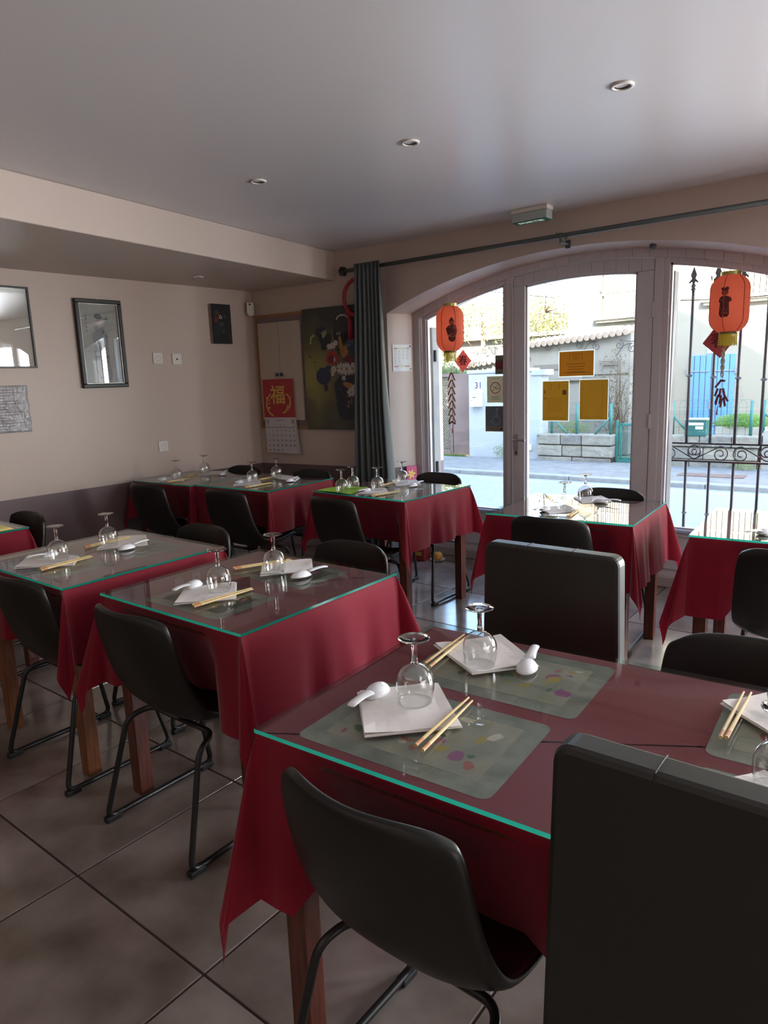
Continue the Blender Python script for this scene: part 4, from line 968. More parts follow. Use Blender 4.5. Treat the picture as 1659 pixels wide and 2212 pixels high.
# ================================================================== CHAIRS
def shell_mesh():
    prof=[(-.252,.786,.170),(-.250,.758,.186),(-.240,.69,.195),(-.220,.61,.199),(-.194,.530,.204),(-.153,.458,.208),(-.096,.402,.209),(0,.378,.208),(.09,.378,.206),(.165,.392,.202),(.205,.400,.196),(.222,.390,.190)]
    nu=18; b=MB(); nv=len(prof); T=.024
    def pt(j,u,off):
        y,z,hw=prof[j]; s=j/(nv-1)
        a=prof[max(j-1,0)];c=prof[min(j+1,nv-1)]; ty,tz=c[0]-a[0],c[1]-a[1]; L=math.hypot(ty,tz); ty/=L;tz/=L
        ny,nz=(-tz,ty)             # towards the sitter
        if ny<0 and nz<0: ny,nz=-ny,-nz
        curl=.052-.016*s
        k=abs(u)**(2.0+1.0*min(1,s*2))*curl
        x=u*hw; 
        dz=-.028*abs(u)**5 if j==0 else (-.012*abs(u)**5 if j==1 else 0)
        return (x,y+ny*(k+off),z+nz*(k+off)+dz)
    for off in (0,T):
        for j in range(nv):
            for i in range(nu+1): b.v.append(pt(j,-1+2*i/nu,off if 0<i<nu and 0<j<nv-1 else (off*.9+.0 if off else .002)))
    N=nv*(nu+1); W=nu+1
    for j in range(nv-1):
        for i in range(nu):
            a=j*W+i; b.f.append((a,a+1,a+W+1,a+W)); b.f.append((N+a,N+a+W,N+a+W+1,N+a+1)); b.m+=[0,0]
    for i in range(nu):
        b.f.append((i,N+i,N+i+1,i+1)); a=(nv-1)*W+i; b.f.append((a,a+1,N+a+1,N+a)); b.m+=[0,0]
    for j in range(nv-1):
        a=j*W; b.f.append((a,a+W,N+a+W,N+a)); a=j*W+nu; b.f.append((a,N+a,N+a+W,a+W)); b.m+=[0,0]
    return b
def bend(pts,r=.03,n=5):
    out=[Vector(pts[0])]
    for i in range(1,len(pts)-1):
        p=Vector(pts[i]);a=(Vector(pts[i-1])-p);c=(Vector(pts[i+1])-p); ra=min(r,a.length*.45,c.length*.45); a=a.normalized()*ra;c=c.normalized()*ra
        for k in range(n+1):
            t=k/n; out.append(p+a*(1-t)**2+c*t*t)
    out.append(Vector(pts[-1])); return out
def bucket_chair(loc,rz,label):
    t=thing('bucket_chair',loc,rz,label,'chair','black bucket chairs')
    shell_mesh().build('seat_shell',M['black_leather'],t,smooth=True,subsurf=2)
    for s in (-1,1):
        b=MB(); b.tube(bend([(0,-.05,.369),(s*.165,-.05,.369),(s*.190,-.125,.350),(s*.225,-.215,.016),(s*.225,.215,.016),(s*.185,.14,.355),(s*.165,.11,.368),(0,.11,.368)],.035),.0095,10); b.build('sled_leg',M['black_metal'],t,smooth=True)
        for y in (-.195,.19):
            b=MB(); b.box((s*.225,y,.010),(.026,.055,.020)); b.build('rubber_foot',M['rubber'],t,bevel=.004)
    return t
chA=None
for k,x,y,r,l in ch_list:
    if chA is None: chA=bucket_chair((x,y,0),R_(r),l)
    else: dup(chA,(x,y,0),R_(r),l)
# high-back padded chairs
def highback(loc,rz,label):
    t=thing('highback_chair',loc,rz,label,'chair','high-backed padded chairs'); W=.415
    def outline(w0,w1,zb,zt,r):
        P=[(-w0,zb),(w0,zb)]
        for k in range(6): a=R_(18*k); P.append((w1-r+r*math.cos(a),zt-r+r*math.sin(a)))
        for k in range(6): a=R_(90+18*k); P.append((-w1+r+r*math.cos(a),zt-r+r*math.sin(a)))
        return P
    fx=lambda u,v,w_: Vector((u,w_,v))
    b=MB(); b.prism(outline(W/2+.014,W/2,.38,.926,.028),fx,-.207,-.150); b.build('backrest',M['brown_leather'],t,bevel=.010)
    for sx in (-1,1):
        b=MB(); b.tube([(sx*(W/2-.138),-.2085,.912),(sx*(W/2-.138),-.204,.9255),(sx*(W/2-.138),-.178,.9268),(sx*(W/2-.138),-.152,.9255),(sx*(W/2-.138),-.1485,.91)],.0013,6); b.build('top_seam',M['rubber'],t)
    b=MB(); b.box((0,.035,.43),(.43,.43,.08)); b.build('seat_cushion',M['brown_leather'],t,bevel=.022)
    b=MB(); b.box((0,.02,.38),(.40,.42,.03)); b.build('seat_frame',M['rubber'],t,bevel=.003)
    for sx in (-1,1):
        for sy in (-.19,.21):
            b=MB(); b.prism([(-.016,-.016),(.016,-.016),(.016,.016),(-.016,.016)],lambda u,v,w_:Vector((sx*.19+u,sy+v,w_)),0,.40); b.build('leg',M['rubber'],t,bevel=.002)
    return t
hb=highback((-.163,1.025,0),R_(0),'tall padded dark chair in the right foreground with its back to the camera')
dup(hb,(-.835,1.655,0),R_(180),'tall padded dark chair standing between '+D['C']+' and the door-side table')
hb['group']='high-backed padded chairs'
# ================================================================== TABLEWARE
def wineglass(loc,label):
    t=thing('wine_glass',loc,0,label,'wine glass','upturned wine glasses')
    R=.040
    prof=[(R*.86,.0),(R*.93,.010),(R*.99,.024),(R*1.03,.038),(R*1.0,.052),(R*.90,.064),(R*.70,.074),(R*.42,.081),(.006,.0845)]
    b=MB(); b.lathe(prof,n=40); b.build('bowl',M['wine'],t,smooth=True,subsurf=1)
    b=MB(); b.lathe([(R*.86,-.0002),(R*.872,.0006),(R*.86,.0014),(R*.85,.0006),(R*.86,-.0002)],n=40); b.build('rim',M['solid'],t,smooth=True)
    b=MB(); b.lathe([(.0002,.083),(.0085,.0842),(.0066,.090),(.0056,.10),(.0056,.125),(.0078,.1345),(.0002,.1352)],n=20); b.build('stem',M['solid'],t,smooth=True)
    b=MB(); b.lathe([(.0002,.1350),(.006,.1338),(.018,.1365),(.0325,.1392),(.0335,.1402),(.0325,.1412),(.018,.1400),(.0002,.1400)],n=40); b.build('foot',M['solid'],t,smooth=True)
    return t
GL=dict(
 C1=(898,1514,'near-left setting, '+D['C']),C2=(1037,1435,'far-left setting, '+D['C']),
 C3=(1705,1548,'far-right setting, '+D['C']),C4=(1682,1706,'near-right setting, '+D['C']),
 B1=(475,1275,'near setting, '+D['B']),B2=(594,1236,'far setting, '+D['B']),
 A1=(128,1210,'near setting, '+D['A']),A2=(236,1178,'far setting, '+D['A']),
 D0=(739,1063,'green paper, nearer of two, '+D['D']),D3=(763,1055,'green paper, farther of two, '+D['D']),
 D1=(816,1058,'near setting, '+D['D']),D2=(869,1043,'far setting, '+D['D']),
 G1=(546,1041,'near setting, '+D['G']),G2=(598,1031,'far setting, '+D['G']),
 K1=(383,1035,'near setting, '+D['K']),K2=(443,1022,'far setting, '+D['K']),
 E1=(1219,1102,'near setting, '+D['E']),E2=(1264,1081,'far setting, '+D['E']),F1=(1690,1158,'near setting, '+D['F']))
wg=None
NAPS=dict(
 C1=[(786,1594),(999,1573),(947,1478),(772,1496)],C2=[(936,1394),(1020,1458),(1165,1440),(1082,1372)],C3=[(1555,1520),(1690,1605),(1790,1560),(1680,1492)],C4=[(1540,1690),(1640,1745),(1760,1720),(1650,1668)],
 B1=[(375,1308),(511,1294),(511,1259),(396,1273)],B2=[(561,1245),(676,1232),(674,1209),(566,1221)],
 A1=[(29,1229),(160,1222),(172,1203),(62,1200)],A2=[(208,1189),(318,1178),(317,1158),(236,1161)],
 D1=[(773,1068),(841,1067),(835,1056),(787,1057)],D2=[(844,1039),(857,1051),(911,1047),(899,1037)],
 G1=[(503,1050),(566,1047),(562,1036),(517,1037)],G2=[(584,1032),(636,1041),(648,1033),(600,1026)],
 K1=[(339,1042),(398,1039),(396,1030),(352,1032)],K2=[(427,1027),(487,1025),(490,1019),(438,1020)],
 E1=[(1161,1099),(1187,1111),(1247,1104),(1222,1091)],E2=[(1238,1076),(1257,1088),(1322,1084),(1300,1072)],F1=[(1632,1150),(1680,1168),(1740,1155),(1690,1138)])
for k,(x,y,d) in GL.items():
    on=TT+(.0045 if k in NAPS else (.0015))
    p=hz(x,y,on); p.z=on; l='upturned wine glass on a napkin, '+d if k in NAPS else 'upturned wine glass on the '+d
    if wg is None: wg=wineglass(p,l)
    else: dup(wg,p,0,l)
def napkin(k,pts,label,mt=None,name='paper_napkin',lay=3,thick=.0042,cat='napkin'):
    q=[hz(x,y,TT) for x,y in pts]; c=sum(q,Vector())/4; c.z=TT
    t=thing(name,c,0,label,cat,'paper napkins' if cat=='napkin' else None); rnd=random.Random(k)
    for L_ in range(lay):
        b=MB(); n=8; z0=.0004+thick*L_/lay; z1=.0004+thick*(L_+.82)/lay; sc_=1-.02*L_
        rot=R_(rnd.uniform(-1.3,1.3))
        def P(u,v):
            p=(q[0]*(1-u)+q[1]*u)*(1-v)+(q[3]*(1-u)+q[2]*u)*v-c; x,y=p.x*sc_,p.y*sc_; return (x*math.cos(rot)-y*math.sin(rot),x*math.sin(rot)+y*math.cos(rot))
        for zz,sg in ((z0,0),(z1,1)):
            for j in range(n+1):
                for i in range(n+1):
                    u,v=i/n,j/n; x,y=P(u,v); e=min(u,1-u,v,1-v); lift=0
                    if sg and L_==lay-1: lift=.0008*math.sin(9*u+5*v+L_)+.0006*math.sin(14*v-6*u); lift=max(-.0003,lift)
                    cr_=(.0035*max(0,1-e*6)*max(0,math.sin(3*u+4*v+rnd.random()*.1+L_)))if L_==lay-1 else 0
                    b.v.append((x,y,zz+lift+cr_))
        W=n+1;N=W*W
        for j in range(n):
            for i in range(n): a=j*W+i; b.f.append((a,a+W,a+W+1,a+1)); b.f.append((N+a,N+a+1,N+a+W+1,N+a+W)); b.m+=[0,0]
        for i in range(n):
            for a,c_ in ((i,i+1),(n*W+i+1,n*W+i)): b.f.append((a,c_,N+c_,N+a)); b.m.append(0)
            for a,c_ in ((i*W+W,i*W),(i*W+n,i*W+n+W)): b.f.append((a,c_,N+c_,N+a)); b.m.append(0)
        b.build('folded_ply',mt or M['napkin'],t,smooth=False)
    return t
for k,pts in NAPS.items(): napkin(k,pts,'folded white paper napkin, '+GL[k][2])
napkin('gr',[(684,1060),(757,1068),(795,1053),(738,1050)],'bright green paper under two upturned glasses on '+D['D'],M['green_nap'],'green_paper',1,.001,'paper')
# chinese soup spoons
def spoon(loc,rz,label):
    t=thing('soup_spoon',loc,rz,label,'spoon','white soup spoons'); t.scale=(1.18,1.18,1.1)
    # bowl at origin, handle towards +x ; lies face down like in the photo
    b=MB(); n=16; rings=[(.0,.017),(.35,.0165),(.65,.013),(.88,.006),(1.0,.0)]
    v0=len(b.v)
    for s,h in rings:
        for k in range(n):
            a=2*math.pi*k/n; rx=.030*(s if s>0 else .001); ry=.0215*(s if s>0 else .001); b.v.append((rx*math.cos(a)+.004*math.cos(a)*s,ry*math.sin(a),h+.001))
    for i in range(len(rings)-1):
        for k in range(n): l=(k+1)%n; b.f.append((i*n+k,i*n+l,(i+1)*n+l,(i+1)*n+k)); b.m.append(0)
    b.f.append(tuple(range(n))[::-1]); b.m.append(0)
    o=b.build('spoon_bowl',M['spoon'],t,smooth=True); s_=o.modifiers.new('s','SOLIDIFY'); s_.thickness=.0022; s_.offset=-1
    b=MB(); pr=[(.020,.017,.010,.007),(.038,.0125,.013,.006),(.060,.0105,.016,.005),(.082,.0115,.016,.005),(.093,.009,.013,.004)]
    for x,hw,z,tk in pr:
        for yy,zz in ((-hw,z-.001),(-hw*.6,z+tk),(hw*.6,z+tk),(hw,z-.001),(hw*.5,z+tk-.003),(-hw*.5,z+tk-.003)): b.v.append((x,yy,zz))
    for i in range(len(pr)-1):
        for k in range(6): l=(k+1)%6; b.f.append((i*6+k,i*6+l,i*6+6+l,i*6+6+k)); b.m.append(0)
    b.f.append(tuple(range(6))[::-1]); b.f.append(tuple(range(24,30))); b.m+=[0,0]
    b.build('handle',M['spoon'],t,smooth=True,subsurf=1)
    return t
SP=dict(C1=((814,1489),(745,1543)),C2=((1138,1437),(1152,1411)),B1=((418,1261),(368,1284)),B2=((650,1240),(693,1231)),A1=((108,1196),(54,1210)),A2=((273,1181),(318,1171)),
 D1=((792,1058),(770,1065)),D2=((892,1047),(910,1043)),G1=((518,1040),(506,1047)),G2=((626,1037),(645,1032)),K1=((352,1034),(340,1039)),K2=((480,1023),(489,1019)),E1=((1178,1098),(1165,1102)),E2=((1298,1081),(1320,1083)),F1=((1652,1147),(1635,1150)))
sp0=None
for k,(a,c_) in SP.items():
    z=TT+.0052; p=hz(a[0],a[1],z+.008); q=hz(c_[0],c_[1],z+.008); p.z=z; d=q-p; l='white soup spoon on the napkin, '+GL[k][2]
    if sp0 is None: sp0=spoon(p,math.atan2(d.y,d.x),l)
    else: dup(sp0,p,math.atan2(d.y,d.x),l)
# chopsticks
CH=dict(C1=[((878,1628),(1027,1493)),((895,1639),(1033,1500))],C2=[((928,1440),(1011,1372)),((918,1433),(1003,1370))],
 C3=[((1549,1606),(1612,1484)),((1562,1606),(1628,1486))],B1=[((403,1315),(560,1268)),((400,1311),(556,1266))],B2=[((493,1231),(644,1207)),((489,1229),(640,1205))],
 A1=[((72,1236),(214,1198)),((70,1233),(210,1196))],A2=[((170,1186),(295,1157)),((168,1184),(292,1155))],
 D1=[((803,1071),(866,1061)),((800,1070),(862,1060))],D2=[((830,1047),(850,1042)),((828,1046),(848,1041))],
 G1=[((530,1053),(590,1043)),((527,1052),(586,1042))],G2=[((558,1036),(600,1028)),((556,1035),(598,1027))],
 K1=[((357,1043),(415,1032)),((354,1042),(412,1031))],K2=[((404,1029),(428,1023)),((402,1028),(426,1022))],E1=[((1230,1115),(1252,1099)),((1226,1114),(1248,1098))])
ck=None
for k,prs in CH.items():
    for i,(a,c_) in enumerate(prs):
        z=TT+.0085; p=hz(a[0],a[1],z); q=hz(c_[0],c_[1],z)
        d=(q-p); L=d.length; rz=math.atan2(d.y,d.x); mid=(p+q)/2; mid.z=TT+.0010
        if i: 
            u=Vector((-d.y,d.x,0)).normalized(); 
        l='bamboo chopstick, '+('nearer' if i==0 else 'farther')+' of its pair, '+GL[k][2]
        if k=='C1': l=('upper' if i==0 else 'lower')+' bamboo chopstick of the pair in the foreground on '+D['C']
        if len(l.split())>16: l='bamboo chopstick '+('nearer' if i==0 else 'farther')+' in its pair, '+GL[k][2]
        t=thing('chopstick',mid,rz,l,'chopstick','bamboo chopsticks'); L=min(max(L,.19),.225)
        zz=.0075 if k in('C1','C2','C3','B1','B2','A1','A2','D1','G1','K1') else .0045
        if ck is None or True:
            b=MB(); b.tube([(-L/2,0,zz),(L*.12,0,zz),(L/2,0,zz-.0005)],[.0040,.0034,.0020],8); b.build('stick',M['chop'],t,smooth=False)
            b=MB(); b.tube([(-L/2+.004,0,zz),(-L/2+.026,0,zz)],.00412,8,caps=False)
            b.build('printed_band',M['chop_end'],t)
# place mats under the glass
mm_b=mat('mat border grey green',(.17,.175,.15),.55,0,.4,c2=(.29,.29,.25),cs=18); mm_i=mat('mat picture',(.36,.33,.27),.55,0,.4,c2=(.24,.25,.21),cs=12)
mf=[mat('mat flower '+str(i),c_,.6) for i,c_ in enumerate([(.22,.07,.17),(.30,.24,.06),(.07,.13,.07),(.45,.42,.34),(.30,.10,.08)])]
def placemat(k,MM,cx,cy,w_,d,label,seed):
    rnd=random.Random(seed); t=thing('placemat',MM@Vector((cx,cy,TT-.0097)),MM.to_euler().z,label,'placemat','placemats under glass')
    F2=lambda a,b_,c=0:Vector((a,b_,c))
    b=MB(); b.prism(rrect(-w_/2,w_/2,-d/2,d/2,.02),F2,0,.0008); b.build('border',mm_b,t)
    b=MB(); b.prism(rect(-w_/2+.042,w_/2-.042,-d/2+.042,d/2-.042),F2,.0008,.0011); b.build('picture_field',mm_i,t)
    b=MB()
    for _ in range(26):
        cx_=rnd.uniform(-w_/2+.06,w_/2-.06);cy_=rnd.uniform(-d/2+.06,d/2-.06); m_=rnd.randrange(5); r=rnd.uniform(.008,.022)
        b.flat(blob(cx_,cy_,r,r*rnd.uniform(.3,.9),9,.25,rnd.random()*3),F2,.00115+.000012*_,m_)
    b.build('printed_blossoms',mf,t,fix=False)
for key in 'ABDGKEF':
    MM,rz,w_,d,desc=TABLES[key]
    for s,nm in ((-1,'near'),(1,'far')):
        placemat(key,MM,.0,s*(d/4+.005),min(.375,w_-.1),.25,'grey-green floral placemat under glass, '+nm+' side, '+desc,ord(key)+s)
MM,rz,w_,d,desc=TABLES['C']
for (cx,cy,l) in ((-.385,-.17,'near-left corner'),(-.36,.165,'far-left corner'),(.30,.165,'far-right corner'),(.30,-.17,'near-right corner')):
    placemat('C',MM,cx,cy,.42,.29,'grey-green floral placemat under glass, '+l+', '+desc,int(cx*100+cy*1000)+900)
# menus on the far-left table
MM,rz,w_,d,desc=TABLES['H']
t=thing('yellow_menu',MM@Vector((.17,.12,TT)),R_(4),'open yellow paper menu lying on '+desc,'menu')
b=MB(); n=8
for j in (0,1):
    for i in range(n+1): b.v.append((-.20+.40*i/n,-.14+.28*j,.004+.010*math.sin(math.pi*i/n)))
for i in range(n): b.f.append((i,i+1,n+2+i,n+1+i)); b.m.append(0)
o=b.build('folded_sheet',M['yellow_pap'],t,smooth=True,fix=False); o.modifiers.new('s','SOLIDIFY').thickness=.002
b=MB()
for k in range(8): b.flat(rect(.02,.15,-.10+.025*k,-.096+.025*k),lambda a,b_,c=0:Vector((a,b_,.0135+c-.02*abs(a)*.4)),.001)
b.build('printed_lines',ink,t,fix=False)
t=thing('dark_menu_folder',MM@Vector((.14,.10,TT)),R_(2),'thin black folder beneath the yellow menu','folder')
b=MB(); b.box((0,0,.0015),(.42,.34,.003)); b.build('cover',M['dark'],t)
# ================================================================== STREET
asph=mat('pale asphalt',(.30,.325,.35),.8,0,.3,c2=(.34,.365,.385),cs=9,bump=.1,bs=40,bd=.004)
G=-.12
b=MB(); b.b2(-40,30,YE,9.66,G-.2,G); st(b.build('road',asph))
b=MB(); b.quad([(-60,11.2,G-.02),(40,11.2,G-.02),(40,90,G-.02),(-60,90,G-.02)]); st(b.build('ground',mat('yard ground',(.20,.20,.13),.95,c2=(.12,.15,.07),cs=2),fix=False))
b=MB(); b.b2(-40,30,9.66,11.45,G-.2,G+.055); st(b.build('pavement',mat('pavement asphalt',(.24,.245,.24),.85,0,.3,c2=(.19,.195,.19),cs=6,bump=.2,bs=30,bd=.004)))
kst=bpy.data.objects.new('kerb',None); col.objects.link(kst); st(kst); k0=None
km=mat('kerb stone',(.33,.34,.33),.8,c2=(.26,.27,.27),cs=8,bump=.2,bs=30,bd=.004)
for i in range(16):
    x=-12+i*.93
    if k0 is None: b=MB(); b.b2(-.46,.46,9.55,9.72,G-.05,G+.065); k0=b.build('kerb_stone',km,kst,bevel=.012); o=k0
    else: o=k0.copy(); col.objects.link(o)
    o.location=(x,0,0)
b=MB(); b.b2(-40,30,9.28,9.32,G,G+.001); st(b.build('gutter_line',mat('gutter stain',(.42,.42,.42),.8)))
t=thing('manhole_cover',(-2.36,10.42,G+.056),R_(3),'rusty drain cover set in the pavement opposite, by the blue shutters','drain cover')
b=MB(); b.box((0,0,.003),(.85,.30,.01)); b.build('plate',mat('rust plate',(.13,.085,.075),.8,c2=(.2,.14,.12),cs=9),t)
# low stone wall
def stone_wall(name,label,rows,ym,seed):
    rnd=random.Random(seed); cx=(rows[0][0][0]+rows[0][0][-1])/2
    t=thing(name,(cx,ym,G),0,label,'wall')
    sm=[mat(name+' stone '+str(i),c_,.85,0,.3,c2=tuple(x*.72 for x in c_),cs=5,cd=8,p0=.4,p1=.7,bump=.9,bs=7,bd=.05) for i,c_ in enumerate([(.30,.295,.25),(.24,.24,.22),(.335,.325,.28)])]
    b=MB(); b.b2(rows[0][0][0]-cx+.02,rows[0][0][-1]-cx-.02,.03,.30,0,rows[0][2]-G-.02); b.build('core',M['grout'],t)
    for xs,z0,z1,yo in rows:
        for i in range(len(xs)-1):
            b=MB(); g=.005; b.b2(xs[i]-cx+g,xs[i+1]-cx-g,yo+rnd.uniform(-.012,.008),.30,z0-G+g,z1-G-g); b.build('stone',sm[rnd.randrange(3)],t,bevel=.016)
    return t
stone_wall('low_stone_wall','low wall of pale limestone blocks under the green fence, seen through the door',[([-5.44,-5.0,-4.62,-4.10],.215,.395,-.02),([-5.44,-4.98,-4.62,-4.10],.012,.210,0),([-5.42,-4.80,-4.12],-.12,.008,.0)],11.3,4)
stone_wall('garden_stone_wall','low stone wall in front of the house with blue shutters',[([-3.26,-2.75,-2.3,-1.93],.245,.42,-.03),([-3.24,-2.7,-2.25,-1.95],.05,.24,.0),([-3.24,-2.9,-2.2,-1.96],-.12,.048,0)],11.3,6)
b=MB(); b.b2(-1.90,2.5,11.35,11.7,G,.50); st(b.build('wall_garden',mat('garden wall render',(.36,.36,.34),.9,c2=(.25,.25,.24),cs=3,bump=.3,bs=12,bd=.01)))
# white rendered gate pier wall
wm=mat('white lime render',(.42,.47,.51),.85,0,.3,c2=(.35,.39,.42),cs=2.4,cd=9,p0=.52,p1=.8,bump=.35,bs=10,bd=.012)
b=MB(); b.b2(-6.885,-5.42,11.40,11.72,G,1.47,0); b.b2(-6.91,-5.60,11.38,11.74,1.47,1.535,0); b.b2(-5.60,-5.33,11.38,11.74,1.40,1.50,0); b.b2(-6.95,-5.40,11.37,11.6,G,G+.05,0)
st(b.build('wall_pier',wm,bevel=.012))
t=thing('letterbox',(-6.69,11.40,.87),0,'white wall letterbox under the house number 31','letterbox')
lbm=mat('white enamel',(.70,.76,.82),.35)
b=MB(); b.b2(-.108,.108,-.10,0,0,.235); b.build('box_body',lbm,t,bevel=.004)
b=MB(); b.prism([(-.11,.0),(-.02,.055),(.0,.055),(.0,.0)],lambda u,v,w_:Vector((w_,u,.237+v)),-.118,.118); b.build('sloping_lid',lbm,t,bevel=.003)
b=MB(); b.b2(-.05,.02,-.103,-.1,.165,.178); b.b2(-.075,-.065,-.103,-.1,.10,.115); b.build('slot',M['slot'],t)
pl=hy(1032,834,11.39)
def plate(name,c,w_,h_,s,label,bgc,fg,size):
    t=thing(name,c,0,label,'number plate'); b=MB(); b.prism(rect(-w_/2,w_/2,-h_/2,h_/2),F,0,.008); b.build('enamel_plate',bgc,t,bevel=.002)
    text(s,size,F,fg,'digits',t,0,-.003,.0086,bold=.004); return t
plate('house_number_plate',(-6.665,11.395,1.255),.165,.165,'31','white house number plate reading 31 on the white pier',mat('plate white',(.72,.78,.86),.4),mat('plate blue digits',(.03,.05,.2),.5),.165)
t=thing('meter_box',(-5.62,11.40,.09),0,'small pale utility box low on the white pier wall','box'); b=MB(); b.b2(-.04,.04,-.03,0,0,.10); b.build('box_body',lbm,t,bevel=.003); b=MB(); b.b2(-.03,.03,-.032,-.03,.01,.09); b.build('cover',mat('box cover',(.66,.70,.66),.5),t)
# brown metal gate with lattice
gm2=mat('brown painted sheet',(.16,.12,.115),.55,0,.4,c2=(.22,.17,.16),cs=2,cd=7)
t=thing('brown_gate',(-7.5,11.5,G+.05),0,'brown sheet-metal garden gate with a diamond lattice strip','gate')
b=MB(); b.b2(.22,.62,-.02,.02,.02,1.55); b.build('sheet_panel',gm2,t,bevel=.004)
b=MB(); b.b2(-1.0,-.18,-.02,.02,.02,1.45); b.build('sheet_panel',gm2,t,bevel=.004)
b=MB(); 
for x in (-.17,.18): b.b2(x-.025,x+.025,-.03,.03,0,1.56)
b.b2(-.17,.18,-.03,.03,1.5,1.56); b.b2(-.17,.18,-.03,.03,0,.05); b.build('gate_frame',gm2,t,bevel=.004)
b=MB(); x0,x1,z0,z1=-.145,.155,.05,1.5; s=.052
def seg(xa,za,xb,zb):
    b.tube([(xa,0,za),(xb,0,zb)],.006,4,caps=False)
k=x0-(z1-z0)
while k<x1:
    xa=max(k,x0); za=z0+(xa-k); xb=min(k+(z1-z0),x1); zb=z0+(xb-k)
    if xb>xa: seg(xa,za,xb,zb); seg(x0+x1-xa,za,x0+x1-xb,zb)
    k+=s
tag(b.build('lattice',mat('lattice bronze',(.30,.24,.20),.6),t),kind='stuff')
b=MB(); b.b2(-8.6,-6.86,11.35,11.6,G,G+.07); st(b.build('trim_4',mat('ochre sill',(.45,.33,.16),.85)))
# tile-coped wall behind and the annex
ren=mat('grey stained render',(.27,.27,.245),.9,0,.3,c2=(.185,.185,.17),cs=1.6,cd=9,p0=.4,p1=.7,bump=.3,bs=8,bd=.012)
an=thing('annex_wall',(-5.6,13.0,G),0,'tall stained garden wall with tiled coping and iron scrolls behind the low stone wall','wall')
pts=[(-8.6,1.52),(-7.2,1.70),(-6.44,1.96),(-5.3,2.03),(-4.42,2.10)]
b=MB(); b.prism([(-8.6+5.6,0),(-4.42+5.6,0)]+[(x+5.6,z-G) for x,z in reversed(pts)],lambda u,v,w_:Vector((u,w_,v)),0,.3); b.build('render_face',ren,an)
rt=mat('clay tile',(.34,.25,.19),.85,c2=(.40,.35,.29),cs=6); rt0=None
for i in range(34):
    x=-8.5+i*.122
    z=pts[-1][1]
    for a,c_ in zip(pts,pts[1:]):
        if a[0]<=x<=c_[0]: z=a[1]+(c_[1]-a[1])*(x-a[0])/(c_[0]-a[0])
    if x>-4.42: break
    if rt0 is None:
        b=MB(); b.tube([(0,-.13,0),(0,.40,.10)],[.058,.066],8); rt0=b.build('roof_tile',rt,an); o=rt0
    else: o=rt0.copy(); col.objects.link(o); o.parent=an
    o.location=(x+5.6,0,z-G+.02); o.rotation_euler=(0,random.uniform(-.05,.05),0)
b=MB(); b.b2(-6.33+5.6,-5.45+5.6,-.02,0,1.62,1.72); b.b2(-4.92+5.6,-4.62+5.6,-.02,0,1.66,1.76); b.build('vent_recess',mat('dark louvre',(.16,.155,.14),.8),an)
b=MB()
for k in range(4): b.b2(-4.92+5.6,-4.62+5.6,-.035,-.02,1.665+.024*k,1.675+.024*k)
b.build('louvre',mat('louvre slat',(.3,.29,.26),.8),an)
b=MB(); b.b2(-6.33+5.6,-5.3+5.6,-.06,-.0,1.40,1.48); b.b2(-5.3+5.6,-4.42+5.6,-.03,-.0,1.50,1.54); b.build('ledge',ren,an)
def curl(cx,cz,r,turns,a0,dirn=1,n=40,tail=None):
    P=[]
    for i in range(n+1):
        s=i/n; a=a0+dirn*2*math.pi*turns*s; rr=r*(1-.82*s); P.append((cx+rr*math.cos(a),cz+rr*math.sin(a)))
    return P
iron=0
for i,(px_,py_,fl_) in enumerate([(1140,775,1),(1182,750,-1),(1250,745,-1),(1288,748,1),(1337,745,-1),(1365,752,1),(1045,757,-1)]):
    p=hy(px_,py_,12.93)
    t=thing('iron_scroll',(p.x,12.95,p.z),0,['iron scroll at the door glass edge','small iron scroll over the first notice','iron scroll left of the tall notice column','long iron scroll beside the top notice','iron scroll near the right door stile','double iron scroll against the right door stile','iron scroll seen above the dark sticker'][i]+', on the stained wall','ironwork','iron scrolls')
    P=curl(0,0,.085,1.4,R_(90) ,fl_); Q=[(P[0][0]-fl_*.02*k,P[0][1]-.0+.004*k-.010*k*(k>4)) for k in range(8,0,-1)]
    P2=[(-fl_*.30,-.14 if i%2 else .05)]+[(-fl_*.16,.055)]+[(-fl_*.06,.088)]+P
    b=MB(); b.tube([(x,0,z) for x,z in P2],.007,6); b.build('scroll_bar',M['iron'],t)
# house with the blue shutters
HY=14.0
facade=mat('cream facade render',(.27,.265,.225),.9,0,.3,bump=.15,bs=14,bd=.01)
b=MB()
def fq(x0,x1,z0,z1): b.quad([(x0,HY,z0),(x1,HY,z0),(x1,HY,z1),(x0,HY,z1)])
wins=[(-5.36,-4.55,2.50,4.5),(-3.36,-2.34,2.66,4.6),(-1.3,-.2,2.7,4.6)]
xs=[-6.05]+[q for w_ in wins for q in w_[:2]]+[6]
for i in range(len(xs)-1):
    if i%2==0: fq(xs[i],xs[i+1],G,7)
    else: w_=wins[i//2]; fq(xs[i],xs[i+1],G,w_[2]); fq(xs[i],xs[i+1],w_[3],7)
for x0,x1,z0,z1 in wins:
    b.quad([(x0,HY+.22,z0),(x1,HY+.22,z0),(x1,HY+.22,z1),(x0,HY+.22,z1)])
    for x in (x0,x1): b.quad([(x,HY,z0),(x,HY+.22,z0),(x,HY+.22,z1),(x,HY,z1)])
    for z in (z0,z1): b.quad([(x0,HY,z),(x1,HY,z),(x1,HY+.22,z),(x0,HY+.22,z)])
b.quad([(-6.05,HY,G),(-6.05,HY+9,G),(-6.05,HY+9,7),(-6.05,HY,7)]); b.quad([(-6.3,HY-.35,6.9),(6.3,HY-.35,6.9),(6.3,HY+6,8.6),(-6.3,HY+6,8.6)])
st(b.build('wall_opposite',facade,fix=False))
